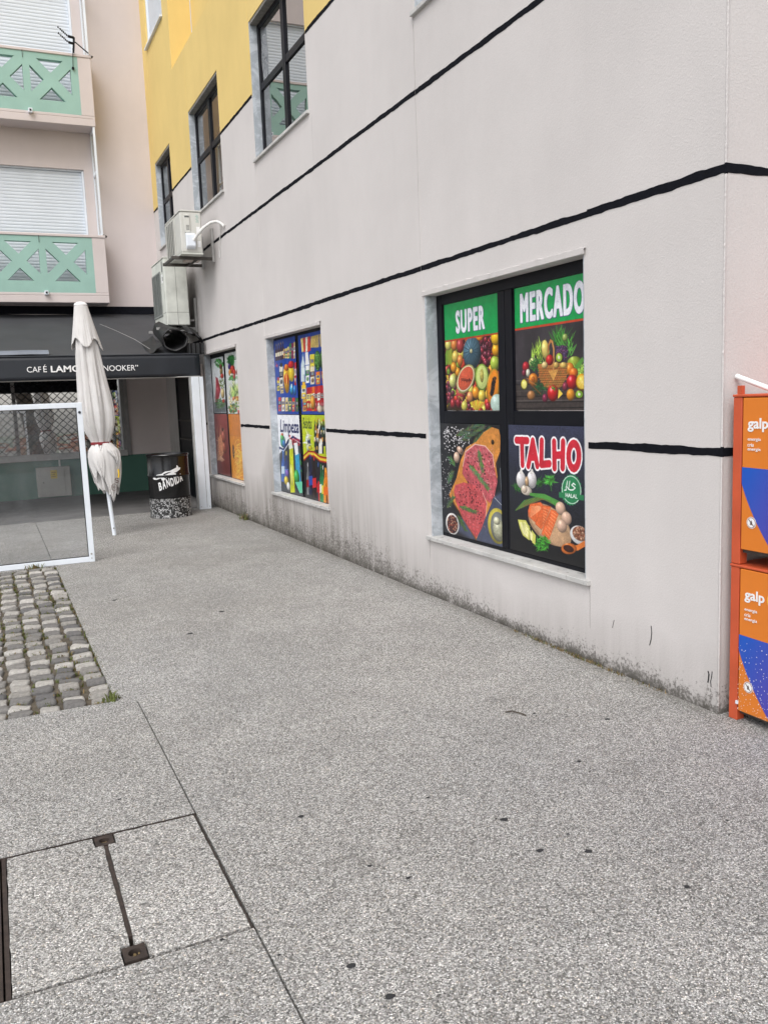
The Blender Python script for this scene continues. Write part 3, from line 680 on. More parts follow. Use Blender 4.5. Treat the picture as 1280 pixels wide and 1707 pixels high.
    P.ell(1000, 890, 80, 66, (196, 158, 122), rot=0, shade=0.15, hl=0, nz=0.15)
    for q in ([(800, 665), (872, 650), (890, 672), (838, 790), (792, 750), (786, 710)], [(886, 672), (944, 682), (880, 840), (836, 800)], [(946, 700), (1000, 720), (930, 908), (880, 870), (900, 800)]):
        P.poly(q, (226, 108, 58), nz=0.18)
        (ax, ay), (bx, by) = q[-1], q[2]
        for k in range(9):
            t_ = k / 9; P.line([(q[0][0] + (q[-2][0] - q[0][0]) * t_ + 6, q[0][1] + (q[-2][1] - q[0][1]) * t_ + 16), (q[1][0] + (q[2][0] - q[1][0]) * t_ - 8, q[1][1] + (q[2][1] - q[1][1]) * t_ + 26)], 3, (248, 176, 130), 0.8)
        P.line(q + [q[0]], 3, (196, 78, 36), 0.8)
    for x, y in ((1010, 693), (1052, 762), (1020, 815)): P.ell(x, y, 33, 45, (222, 184, 160), shade=0.45, hl=0.15)
    P.leaves(885, 935, 46, 52, 130, (60, 140, 44), 22, 7, 35)
    for q in ([(715, 770), (770, 775), (800, 830), (795, 915), (750, 880), (730, 830)], [(810, 840), (840, 880), (835, 945), (815, 930)]):
        P.poly(q, (206, 206, 100)); P.poly([((a - 770) * 0.72 + 768, (b - 850) * 0.76 + 848) for a, b in q], (238, 234, 170))
    for k in range(5): P.line([(745, 790), (770 + k * 8, 890 - k * 18)], 3, (200, 200, 110))
    P.ell(1140, 878, 58, 62, (230, 230, 230), shade=0.25); P.ell(1146, 868, 48, 48, (140, 84, 60), shade=0.2, hl=0)
    for k in range(60):
        a, q = rnd(0, 6.3), math.sqrt(rnd(0, 1)); P.ell(1146 + 44 * q * math.cos(a), 868 + 42 * q * math.sin(a), 8, 6, random.choice([(190, 130, 100), (130, 70, 50), (206, 160, 130)]), rot=rnd(0, 180), shade=0.5)
    P.line([(1080, 970), (1130, 965), (1190, 930)], 26, (222, 120, 50)); P.ell(1068, 972, 50, 38, (222, 116, 46), rot=-10, shade=0.4); P.ell(1066, 972, 34, 24, (60, 30, 24), shade=0.2, nz=0.4, hl=0)
    return P
def bottle(P, x, y0, y1, wd, col, cap, label=None):
    P.poly([(x - wd * 0.18, y0 + 4), (x + wd * 0.18, y0 + 4), (x + wd * 0.2, y0 + (y1 - y0) * 0.22), (x + wd * 0.5, y0 + (y1 - y0) * 0.38), (x + wd * 0.5, y1), (x - wd * 0.5, y1), (x - wd * 0.5, y0 + (y1 - y0) * 0.38), (x - wd * 0.2, y0 + (y1 - y0) * 0.22)], col)
    P.line([(x - wd * 0.22, y0 + (y1 - y0) * 0.42), (x - wd * 0.22, y1 - 6)], wd * 0.16, [min(255, c * 1.5 + 30) for c in col], 0.7)
    P.line([(x + wd * 0.38, y0 + (y1 - y0) * 0.42), (x + wd * 0.38, y1 - 4)], wd * 0.2, [c * 0.5 for c in col], 0.7)
    P.line([(x, y0), (x, y0 + (y1 - y0) * 0.06)], wd * 0.36, cap)
    if label: P.poly([(x - wd * 0.5, y0 + (y1 - y0) * 0.52), (x + wd * 0.5, y0 + (y1 - y0) * 0.5), (x + wd * 0.5, y0 + (y1 - y0) * 0.74), (x - wd * 0.5, y0 + (y1 - y0) * 0.76)], label)
def pack(P, x, y0, y1, wd, col, band, cap=None):
    P.poly([(x - wd / 2, y0 + 4), (x + wd / 2, y0), (x + wd / 2, y1 - 2), (x - wd / 2, y1 + 3)], col, nz=0.15, seed=int(x))
    P.poly([(x - wd / 2, y0 + (y1 - y0) * 0.3), (x + wd / 2, y0 + (y1 - y0) * 0.27), (x + wd / 2, y0 + (y1 - y0) * 0.55), (x - wd / 2, y0 + (y1 - y0) * 0.6)], band)
    P.ell(x, y0 + (y1 - y0) * 0.78, wd * 0.33, (y1 - y0) * 0.12, [min(255, c * 0.6 + 70) for c in band], shade=0.4)
    P.line([(x + wd * 0.42, y0 + 4), (x + wd * 0.42, y1 - 2)], wd * 0.12, [c * 0.55 for c in col], 0.7)
    for k in range(3): P.line([(x - wd * 0.3, y0 + (y1 - y0) * (0.35 + 0.06 * k)), (x + wd * 0.25, y0 + (y1 - y0) * (0.34 + 0.06 * k))], 3, [255 - c for c in band], 0.6)
    if cap: P.line([(x - wd * 0.2, y0 - 8), (x + wd * 0.2, y0 - 8)], 14, cap)
BLUE = (28, 66, 158)
PAL = [(214, 40, 44), (238, 190, 40), (240, 236, 226), (226, 120, 40), (60, 140, 70), (200, 170, 110), (90, 60, 40), (240, 220, 120), (150, 30, 50), (70, 160, 200)]
def poster_goods_a():
    P = Poster(240, 250, [(665, 140), (845, 95), (885, 735), (695, 740)], BLUE); P.mottle(0.12, 60, 2)
    for k in range(4): bottle(P, 690 + k * 19, 165 - k * 7, 295 - k * 5, 17, (60, 26, 24), (200, 170, 60), random.choice([(220, 60, 40), (230, 220, 190)]))
    for k in range(6): pack(P, 757 + k * 17, (195, 190, 178, 150, 148, 140)[k], 272, 14, random.choice(PAL), random.choice(PAL))
    pack(P, 706, 450, 540, 24, (232, 206, 60), (60, 90, 50), (180, 40, 40)); pack(P, 731, 335, 500, 32, (226, 222, 206), (30, 34, 44), (40, 40, 40)); pack(P, 738, 500, 560, 28, (216, 196, 150), (190, 160, 90))
    P.ell(775, 440, 25, 118, (238, 176, 40), shade=0.4); P.ell(775, 345, 20, 28, (230, 120, 40)); P.ell(776, 440, 17, 50, (206, 50, 40), shade=0.2); P.line([(775, 400), (777, 480)], 10, (246, 220, 90))
    P.ell(817, 390, 24, 70, (240, 204, 50), shade=0.35); P.ell(815, 322, 26, 30, (206, 36, 40)); pack(P, 852, 300, 490, 16, (196, 40, 46), (240, 220, 200))
    P.ell(820, 525, 13, 44, (70, 170, 214)); P.ell(848, 530, 13, 42, (50, 120, 200)); P.line([(820, 490), (820, 500)], 12, (240, 240, 240))
    for k in range(6): pack(P, 718 + k * 30, 592, 712, 25, random.choice([(236, 232, 226), (226, 200, 150), (206, 60, 50), (60, 110, 60)]), random.choice(PAL))
    P.leaves(690, 330, 8, 15, 10, (200, 60, 90), 12, 4, 3)
    return P
def poster_goods_b():
    P = Poster(240, 250, [(872, 95), (1050, 60), (1085, 735), (905, 740)], BLUE, 0.35); P.mottle(0.12, 60, 9)
    for k in range(4): P.poly([(895 + k * 20, 120 - k * 4), (918 + k * 20, 112 - k * 4), (934 + k * 16, 215), (906 + k * 16, 232)], random.choice([(222, 190, 110), (236, 226, 206), (200, 60, 50), (230, 206, 130)]), nz=0.3)
    for k in range(4): P.poly([(985 + k * 16, 105 - k * 4), (1002 + k * 16, 100 - k * 4), (1000 + k * 17, 190), (978 + k * 17, 196)], (206 - k * 8, 176 - k * 6, 96), nz=0.3)
    bottle(P, 915, 240, 470, 34, (206, 222, 228), (60, 120, 200), (226, 240, 240)); P.poly([(935, 232), (958, 228), (970, 330), (935, 335)], (240, 240, 238)); pack(P, 955, 335, 480, 32, (240, 240, 236), (70, 150, 60))
    pack(P, 995, 245, 385, 40, (232, 216, 70), (200, 180, 60)); pack(P, 998, 345, 490, 36, (226, 216, 190), (110, 70, 40)); P.ell(1040, 300, 26, 80, (60, 110, 50), shade=0.5, nz=0.4); P.leaves(1040, 300, 24, 70, 40, (90, 140, 60), 16, 5, 8); pack(P, 1045, 385, 490, 36, (226, 120, 40), (240, 210, 90))
    pack(P, 922, 495, 610, 40, (238, 200, 60), (226, 226, 216), (236, 180, 40)); pack(P, 930, 610, 715, 36, (200, 150, 60), (180, 50, 40))
    for k in range(6): pack(P, 960 + k * 23, 515 - k * 4, 710, 26, random.choice([(196, 36, 40), (176, 30, 44), (226, 110, 36), (206, 50, 46)]), random.choice([(240, 220, 120), (240, 236, 226), (150, 20, 30)]))
    P.ell(1000, 640, 20, 60, (222, 150, 50)); P.ell(1060, 690, 24, 30, (226, 206, 180))
    return P
def poster_clean():
    P = Poster(240, 270, [(695, 745), (885, 742), (905, 1400), (735, 1380)], (238, 240, 246))
    P.poly([(690, 1130), (740, 1055), (790, 960), (830, 935), (880, 970), (900, 975), (910, 1420), (700, 1420)], (58, 62, 68), nz=0.2)
    P.line([(718, 1040), (750, 1055), (790, 990), (830, 940), (900, 980)], 13, (24, 40, 96)); P.line([(722, 1050), (752, 1064), (792, 1000), (832, 952), (900, 990)], 4, (236, 236, 240))
    P.ell(745, 980, 22, 52, (60, 170, 150)); P.ell(738, 945, 14, 24, (90, 190, 90)); P.ell(755, 1000, 14, 30, (50, 110, 180)); P.ell(740, 920, 10, 12, (220, 110, 50))
    P.text('Limpeza', 24, 16, 232, 74, (26, 34, 86), 0.022, 0.6, (240, 242, 250), shear=0.22)
    P.text('Produtos', 118, 68, 236, 102, (206, 34, 52), 0.012, shear=0.3)
    bottle(P, 748, 1060, 1310, 28, (50, 90, 170), (60, 140, 220), (200, 220, 240)); bottle(P, 775, 1070, 1340, 30, (40, 54, 110), (230, 206, 60), (90, 130, 200)); P.ell(782, 1240, 18, 30, (120, 90, 180)); P.ell(775, 1300, 20, 40, (226, 196, 60)); P.ell(792, 1340, 16, 36, (236, 236, 230))
    P.poly([(800, 1040), (830, 1030), (842, 1380), (808, 1385)], (206, 214, 40), nz=0.15); P.poly([(794, 1000), (800, 955), (818, 960), (830, 1030), (800, 1045)], (236, 240, 232)); P.ell(818, 1250, 12, 90, (236, 232, 120), shade=0.2)
    P.poly([(845, 1080), (880, 1070), (892, 1330), (860, 1340)], (60, 160, 206), nz=0.15); P.poly([(838, 990), (868, 980), (876, 1075), (850, 1090)], (236, 240, 242)); P.ell(858, 1260, 22, 60, (70, 180, 90)); P.poly([(845, 1300), (900, 1290), (900, 1375), (880, 1380)], (110, 210, 170)); 
    for k in range(8): P.line([(885 + (k % 3) * 7, 1080 + k * 18), (905, 1085 + k * 18)], 9, random.choice([(60, 130, 70), (90, 40, 50), (60, 80, 120)]))
    return P
def poster_drinks():
    P = Poster(240, 270, [(905, 745), (1090, 740), (1128, 1475), (925, 1425)], (190, 206, 40), 0.35)
    P.a[: int(P.h * 0.5)] *= np.linspace(1.05, 0.92, P.w)[None, :, None]
    P.text('Bebidas', 10, 8, 116, 44, (40, 60, 30), 0.012, shear=0.3)
    for k in range(26): bottle(P, 1018 + (k % 9) * 10, 790 + (k // 9) * 70 + rnd(-25, 10), 920 + (k // 9) * 62, 15, random.choice([(40, 60, 34), (20, 20, 24), (196, 120, 40), (226, 226, 220), (120, 70, 30), (40, 40, 50)]), random.choice(PAL), random.choice([(236, 230, 210), (200, 160, 60), None]))
    for x, y in ((950, 940), (965, 960), (955, 990)): P.ell(x, y, 16, 44, random.choice([(226, 232, 190), (200, 220, 210)]), shade=0.4)
    P.ell(965, 955, 14, 30, (40, 50, 90)); P.leaves(958, 930, 18, 50, 20, (236, 240, 200), 40, 6, 6); P.ell(975, 1000, 18, 14, (226, 206, 40))
    P.poly([(915, 1080), (960, 1040), (1010, 1045), (1060, 1090), (1115, 1100), (1135, 1480), (920, 1440)], (36, 36, 40), nz=0.2)
    for wd, c in ((24, (150, 28, 34)), (13, (226, 140, 40)), (6, (232, 214, 70))): P.line([(915, 1085), (960, 1045), (1010, 1050), (1060, 1088), (1115, 1098)], wd, c)
    bottle(P, 950, 1130, 1400, 28, (110, 112, 116), (190, 190, 196), (160, 30, 36)); bottle(P, 975, 1060, 1400, 34, (30, 32, 60), (40, 70, 160), (50, 80, 170)); bottle(P, 1008, 1070, 1425, 34, (36, 22, 24), (200, 40, 44), (206, 40, 46))
    bottle(P, 1045, 1125, 1460, 28, (38, 30, 40), (60, 110, 190), (190, 36, 44)); P.line([(1050, 1300), (1054, 1440)], 22, (196, 34, 44)); bottle(P, 1070, 1140, 1460, 26, (36, 110, 64), (60, 150, 80), (226, 226, 210)); bottle(P, 1088, 1150, 1470, 24, (40, 120, 70), (226, 226, 220), (226, 210, 70)); bottle(P, 1108, 1170, 1478, 30, (222, 130, 36), (240, 160, 40), (236, 110, 30))
    return P
def poster_herbs():
    P = Poster(180, 220, [(160, 290), (255, 262), (285, 715), (190, 725)], (206, 212, 214)); P.mottle(0.06, 50, 3)
    P.poly([(190, 640), (285, 600), (285, 720), (190, 728)], (96, 104, 110), 0.75, nz=0.3, soft=10)
    P.leaves(225, 320, 32, 34, 50, (60, 130, 60), 20, 6, 41); P.ell(243, 380, 12, 32, (150, 130, 80), rot=-15); P.ell(238, 345, 10, 20, (110, 60, 50)); P.leaves(245, 480, 22, 60, 40, (100, 120, 60), 16, 5, 42); P.ell(250, 420, 12, 20, (196, 60, 50))
    P.poly([(196, 430), (215, 440), (238, 530), (225, 600), (205, 665), (192, 600), (200, 520)], (150, 40, 56), nz=0.25); P.ell(216, 540, 11, 40, (180, 70, 84), shade=0.2, nz=0.3); P.line([(200, 440), (196, 640)], 4, (226, 200, 196))
    P.ell(255, 560, 14, 40, (214, 190, 130)); P.leaves(235, 650, 36, 40, 44, (80, 120, 70), 24, 5, 43); P.ell(262, 620, 10, 16, (186, 60, 50))
    return P
def poster_greens():
    P = Poster(180, 220, [(270, 245), (357, 230), (392, 735), (300, 735)], (212, 216, 214), 0.55)
    P.leaves(325, 300, 26, 40, 110, (44, 110, 50), 18, 7, 51); P.ell(312, 345, 13, 24, (70, 50, 120)); P.ell(338, 370, 20, 34, (196, 56, 44)); P.ell(318, 395, 14, 30, (206, 130, 50)); P.ell(355, 395, 12, 26, (206, 60, 50)); P.ell(330, 425, 14, 26, (226, 226, 206)); P.leaves(340, 440, 26, 18, 60, (60, 130, 56), 14, 6, 52); P.ell(352, 430, 10, 16, (186, 40, 44))
    P.leaves(355, 560, 20, 60, 60, (196, 206, 130), 60, 7, 53, True, 160); P.leaves(345, 560, 30, 50, 40, (130, 170, 70), 40, 6, 54, True, 160)
    for k in range(34): P.ell(rnd(312, 392), rnd(600, 720), rnd(6, 11), rnd(10, 18), random.choice([(226, 130, 40), (206, 60, 40), (236, 206, 80), (240, 230, 180), (120, 160, 60)]), shade=0.5)
    P.leaves(345, 690, 40, 40, 40, (60, 120, 50), 16, 5, 55)
    return P
def poster_maroon():
    P = Poster(180, 230, [(180, 738), (290, 738), (328, 1255), (212, 1220)], (126, 58, 56)); P.mottle(0.07, 90, 2); P.a *= np.linspace(1.12, 0.86, P.h)[:, None, None]
    g = random.Random(4)
    for k in range(16): P.line([(222 + g.uniform(-12, 16), 1110), (228 + g.uniform(-22, 40), 1000 + g.uniform(-30, 60)), (225 + g.uniform(-30, 60), 850 + g.uniform(-30, 170))], 3, (206, 160, 120), 0.8)
    P.ell(262, 920, 20, 46, (164, 84, 70), shade=0.5); P.ell(270, 1010, 17, 46, (160, 84, 66), rot=10, shade=0.5); P.ell(255, 860, 9, 14, (60, 30, 30)); P.poly([(215, 930), (240, 900), (262, 1000), (250, 1080), (222, 1090)], (196, 130, 96), nz=0.3)
    for k in range(10): P.line([(235, 1075), (225 + k * 5, 1125 - abs(k - 5) * 3)], 3, (214, 170, 140), 0.8)
    return P
def poster_pasta():
    P = Poster(180, 230, [(300, 738), (392, 738), (432, 1285), (333, 1255)], (206, 120, 22), 0.55); P.mottle(0.05, 90, 5)
    P.rect(0, 0.34, 1, 1, (214, 132, 22), 0.7); P.ell(345, 1040, 10, 60, (70, 44, 24), rot=4, shade=0.3)
    g = random.Random(9)
    for k in range(46):
        x, y = g.uniform(372, 425), g.uniform(960, 1220); a = g.uniform(0, 6.3); pts = [(x + 34 * math.cos(a + t * 0.35) * (1 - t * 0.04), y + 66 * math.sin(a + t * 0.35) * (1 - t * 0.04)) for t in range(9)]
        P.line(pts, 2.6, (238, 190 + g.randint(-20, 20), 70), 0.85)
    return P
# ================================================================== THE SETTING
def structure(o): return tag(o, kind='structure')
soil = MB(); soil.face([(-30, -5.0, -0.055), (30, -5.0, -0.055), (30, 18, -0.055), (-30, 18, -0.055)])
structure(soil.build('ground', MAT['soil']))
# pavement: one sheet cut around the joints, the inspection cover and the cobbled bay
xs = [-30, -1.2, -0.118, 0.478, 0.485, 0.495, 0.598, 0.605, 30]
ys = [-5.0, 2.402, 3.238, 4.667, 4.673, 4.745, 9.245, 13.1, 18]
def hole(i, j):
    x, y = (xs[i] + xs[i + 1]) / 2, (ys[j] + ys[j + 1]) / 2
    if -0.118 < x < 0.605 and 2.402 < y < 3.238: return True
    if -1.2 < x < 0.495 and 4.745 < y < 9.245: return True
    if 0.598 < x < 0.605 and y < 4.673: return True
    if 0.495 < x < 0.605 and 4.667 < y < 4.673: return True
    if 0.478 < x < 0.485 and 9.245 < y < 13.1: return True
    return False
pv = MB(); nx, ny = len(xs) - 1, len(ys) - 1
for i in range(nx):
    for j in range(ny):
        if hole(i, j): continue
        a, b, c, d = xs[i], xs[i + 1], ys[j], ys[j + 1]
        pv.face([(a, c, 0), (b, c, 0), (b, d, 0), (a, d, 0)])
        for ii, jj, p, q in ((i - 1, j, (a, d), (a, c)), (i + 1, j, (b, c), (b, d)), (i, j - 1, (a, c), (b, c)), (i, j + 1, (b, d), (a, d))):
            if 0 <= ii < nx and 0 <= jj < ny and hole(ii, jj):
                pv.face([(p[0], p[1], -0.055), (q[0], q[1], -0.055), (q[0], q[1], 0), (p[0], p[1], 0)])
bmesh.ops.remove_doubles(pv.bm, verts=pv.bm.verts, dist=1e-5)
pavement = structure(pv.build('pavement', MAT['aggregate'], recalc=False))
tf = MB(); tf.box(-9, 3.1, 13.12, 16.5, -0.03, 0.012)  # separate smooth floor; its dark colour also holds the awning's shade
structure(tf.build('terrace_floor', MAT['shaded_terrace'], bevel=0.004))
# gum spots and bits of dirt trodden onto the pavement
def spot(x, y, r, seed, mat='gum', sx=1.3):
    g = random.Random(seed); m = MB(); n = 11
    ring = [(x + r * sx * g.uniform(0.7, 1.15) * math.cos(2 * math.pi * k / n), y + r * g.uniform(0.7, 1.15) * math.sin(2 * math.pi * k / n), 0.0022) for k in range(n)]
    top = m.bm.verts.new((x, y, 0.0052)); rv = [m.bm.verts.new(p) for p in ring]
    for k in range(n): m.bm.faces.new((rv[k], rv[(k + 1) % n], top))
    return m.build('gum_spot', MAT[mat], pavement, recalc=False)
for k, (x, y, r) in enumerate(((1.628, 2.603, .013), (1.603, 2.62, .005), (1.618, 2.355, .012), (1.762, 2.272, .012), (0.96, 3.0, .011), (0.794, 2.096, .011), (0.839, 1.932, .012),
                               (2.186, 2.88, .010), (2.60, 3.20, .012), (1.77, 2.40, .006), (1.15, 5.9, .02), (0.82, 7.3, .02), (1.5, 6.4, .02), (1.46, 2.9, .006), (2.34, 3.44, .008), (1.05, 2.55, .007), (1.9, 1.95, .009))):
    spot(x, y, r, k)
db = MB(); g = random.Random(31)
for k in range(170):
    x, y = g.uniform(-1.5, 3.0), g.choice([g.uniform(1.8, 6), g.uniform(4, 13)]); r_ = g.choice([.003, .004, .006]) * g.uniform(.7, 1.3); a0 = g.uniform(0, 6)
    if x < .5 and 4.7 < y < 9.3: continue
    db.face([(x + r_ * g.uniform(.5, 2.0) * math.cos(a0 + t), y + r_ * g.uniform(.5, 1.2) * math.sin(a0 + t), .0025 + .002 * g.random()) for t in (0, 1.2, 2.5, 3.7, 5.0)])
tag(db.build('ground_litter', MAT['gum'], recalc=False), 'tiny dark crumbs and leaf bits strewn over the pavement', 'litter', kind='stuff')
tw = MB(); tw.tube([(2.22, 3.52, 0.006), (2.25, 3.50, 0.012), (2.275, 3.46, 0.008), (2.285, 3.43, 0.005)], 0.004, 5)
tag(tw.build('fallen_twig', MAT['bark']), 'short curved dark twig lying on the pavement near the wall', 'twig')

# ------------------------------------------------------------------ cobbled bay: every sett is a piece of its own
bay = MB(); bay.face([(-1.2, 4.745, -0.017), (0.495, 4.745, -0.017), (0.495, 9.245, -0.017), (-1.2, 9.245, -0.017)])
bay = structure(bay.build('cobble_paving', MAT['soil']))
def sett_mesh(seed):
    g = random.Random(seed); m = MB(); n = 14; hw, hl = 0.0625, 0.0562; rings = []
    jig = [g.uniform(0.88, 1.06) for _ in range(n)]
    for f, z in ((1.0, -0.07), (1.0, -0.010), (0.95, -0.001), (0.72, 0.0035)):
        ring = []
        for k in range(n):
            a = 2 * math.pi * k / n; c, s_ = math.cos(a), math.sin(a); e = 0.30
            px = math.copysign(abs(c) ** e, c) * hw; py = math.copysign(abs(s_) ** e, s_) * hl
            ring.append(m.bm.verts.new((px * f * jig[k], py * f * jig[(k + 3) % n], z + (g.uniform(-0.003, 0.003) if z > -0.02 else 0))))
        rings.append(ring)
    for A, B in zip(rings, rings[1:]):
        for k in range(n): m.bm.faces.new((A[k], A[(k + 1) % n], B[(k + 1) % n], B[k]))
    m.bm.faces.new(rings[-1])
    me = bpy.data.meshes.new('cobblestone'); bmesh.ops.recalc_face_normals(m.bm, faces=m.bm.faces); m.bm.to_mesh(me); m.bm.free()
    me.shade_smooth(); me.set_sharp_from_angle(angle=R(50)); return me
SETTS = {}
for kind in ('cobble_light', 'cobble_dark'):
    SETTS[kind] = []
    for sidx in range(6):
        me = sett_mesh(sidx * 3 + (100 if kind == 'cobble_dark' else 0)); me.materials.append(MAT[kind]); SETTS[kind].append(me)
PX, PY = 0.134, 0.1216; gap_pts = []
for i in range(6):
    for j in range(37):
        x = 0.425 - PX * i + random.gauss(0, 0.006) + 0.006 * math.sin(j * 0.6 + i * 1.7); y = 4.745 + PY * (j + 0.5) + random.gauss(0, 0.005) - 0.022 * (i % 2)
        y = min(max(y, 4.808), 9.18)
        kind = 'cobble_light' if (i + j) % 2 == 0 else 'cobble_dark'
        if random.random() < 0.06: kind = 'cobble_dark' if kind == 'cobble_light' else 'cobble_light'
        o = bpy.data.objects.new('cobblestone', random.choice(SETTS[kind])); COL.objects.link(o); o.parent = bay
        o.location = (x, y, random.gauss(-0.002, 0.003)); o.rotation_euler = (R(random.gauss(0, 3.5)), R(random.gauss(0, 3.5)), R(random.gauss(-2, 4.5)))
        s_ = random.uniform(0.93, 1.04); o.scale = (s_ * random.uniform(0.86, 1.05), s_ * random.uniform(0.80, 1.0), 1)
        gap_pts.append((x + PX / 2, y)); gap_pts.append((x, y + PY / 2))
def blades(pts, name, mats, n_each, h, spread, seed=1, wdt=0.004, flat=0.7):
    g = random.Random(seed); m = MB()
    for (x, y, z, f) in pts:
        for k in range(int(n_each * f + g.random())):
            a = g.uniform(0, 2 * math.pi); bx, by = x + g.gauss(0, spread), y + g.gauss(0, spread); L = h * g.uniform(0.4, 1.3)
            tx, ty = math.cos(a) * L * g.uniform(0.2, flat), math.sin(a) * L * g.uniform(0.2, flat); q = a + math.pi / 2; w_ = wdt * g.uniform(0.6, 1.4)
            p0 = (bx - w_ * math.cos(q), by - w_ * math.sin(q), z); p1 = (bx + w_ * math.cos(q), by + w_ * math.sin(q), z)
            md = (bx + tx * 0.5, by + ty * 0.5, z + L * 0.6)
            a0 = m.bm.verts.new(p0); a1 = m.bm.verts.new(p1); b0 = m.bm.verts.new((md[0] - w_ * 0.7 * math.cos(q), md[1] - w_ * 0.7 * math.sin(q), md[2])); b1 = m.bm.verts.new((md[0] + w_ * 0.7 * math.cos(q), md[1] + w_ * 0.7 * math.sin(q), md[2]))
            t_ = m.bm.verts.new((bx + tx, by + ty, z + L * 0.85)); mi = g.randrange(len(mats))
            for f_ in ((a0, a1, b1, b0), (b0, b1, t_)):
                fc = m.bm.faces.new(f_); fc.material_index = mi
    return m.build(name, [MAT[q] for q in mats], recalc=False)
gp = []
for (x, y) in gap_pts:
    nz_ = math.sin(x * 9 + 1.3) * math.sin(y * 3.1) + random.gauss(0, 0.5)
    if nz_ > -0.25 and x < 0.49: gp.append((x, y, -0.017, min(2.0, (nz_ + 0.35) * 1.5)))
for k in range(70): gp.append((0.490, 4.8 + k * 0.0635, -0.017, random.random() * 0.9))
for k in range(40): gp.append((0.40 + random.random() * 0.09, 4.755, -0.02, random.random()))
tag(blades(gp, 'joint_weeds', ['weed', 'straw', 'weed'], 13, 0.026, 0.014, 3, 0.0035), 'low weeds and moss growing in the joints between the cobbles', 'weeds', kind='stuff')
clump = blades([(0.478, 4.775, -0.01, 1)], 'weed_clump', ['weed'], 46, 0.055, 0.018, 5, 0.005, 0.9)
tag(clump, 'green weed clump at the near right corner of the cobbles', 'weed')
clump2 = blades([(0.30, 9.262, 0.0, 1), (0.25, 9.255, 0, 0.6)], 'weed_clump', ['weed', 'straw'], 30, 0.05, 0.03, 6, 0.004, 0.9)
tag(clump2, 'yellow green grass tuft under the bottom rail of the glass screen', 'weed')
# dry weeds at the foot of the wall
wp = []
for k in range(150):
    y = random.uniform(3.3, 4.75); wp.append((3.088 - abs(random.gauss(0, 0.008)), y, 0.0, 0.35 + 0.9 * math.exp(-((y - 4.15) / 0.33) ** 2)))
tag(blades(wp, 'dry_grass', ['straw', 'straw', 'weed'], 5, 0.020, 0.007, 8, 0.002, 1.0), 'dry brown grass and litter along the foot of the wall', 'dry grass', kind='stuff')
tag(blades([(3.06, 11.3, 0, 1), (3.07, 11.45, 0, 0.8)], 'weed_clump', ['weed', 'straw'], 34, 0.11, 0.03, 11, 0.004, 0.9), 'straggly weed at the wall foot below the far poster window', 'weed')
pb = MB()
for k in range(46):
    y = random.uniform(3.2, 5.5); x = 3.06 - abs(random.gauss(0, 0.03)); r_ = random.uniform(0.003, 0.009)
    bmesh.ops.create_icosphere(pb.bm, subdivisions=1, radius=r_, matrix=Matrix.Translation((x, y, r_ * 0.5)))
tag(pb.build('loose_pebbles', MAT['cobble_light']), 'loose pale pebbles scattered along the foot of the wall', 'pebbles', kind='stuff')

# ------------------------------------------------------------------ inspection cover
mh = empty('manhole_cover', (0.243, 2.82, 0), 'two part pavement cover filled with aggregate in dark rusty frame', 'manhole cover')
def cover(xa, xb, notch, side):
    """aggregate infill with a slightly chipped edge, notched round the two lifting sockets"""
    g = random.Random(int(xb * 1000)); y0, y1 = 2.4165, 3.2225
    def run(p, q):
        n = max(2, int((Vector(q) - Vector(p)).length / 0.035)); return [tuple(Vector(p).lerp(Vector(q), k / n) + Vector((g.gauss(0, 0.0011), g.gauss(0, 0.0011)))) for k in range(n)]
    c = [(xa, y0), (xb, y0), (xb, y1), (xa, y1)]
    if side == 'r': c = [(xa, y0), (notch, y0), (notch, 2.498), (xb, 2.498), (xb, 3.150), (notch, 3.150), (notch, y1), (xa, y1)]
    else: c = [(notch, y0), (xb, y0), (xb, y1), (notch, y1), (notch, 3.150), (xa, 3.150), (xa, 2.498), (notch, 2.498)]
    pts = []
    for p, q in zip(c, c[1:] + c[:1]): pts += run(p, q)
    m = MB(); m.prism([(x, y, -0.0012) for x, y in pts], (0, 0, -0.05)); m.build('cover_slab', MAT['aggregate2'], mh)
cover(-0.083, 0.2425, 0.213, 'r'); cover(0.2595, 0.5915, 0.289, 'l')
fr = MB()
fr.box(-0.1165, 0.6035, 2.4035, 2.4075, -0.05, -0.002); fr.box(-0.1165, 0.6035, 3.2325, 3.2365, -0.05, -0.002); fr.box(0.5945, 0.5985, 2.4085, 3.2315, -0.05, -0.002)
fr.build('frame', MAT['rust'], mh)
box('edge_rail', MAT['rust'], mh, -0.116, -0.106, 2.409, 3.231, -0.05, 0.000); box('edge_rail', MAT['rust'], mh, -0.100, -0.086, 2.409, 3.231, -0.05, -0.004)
box('divider_bar', MAT['rust'], mh, 0.2440, 0.2580, 2.545, 3.145, -0.05, -0.003)
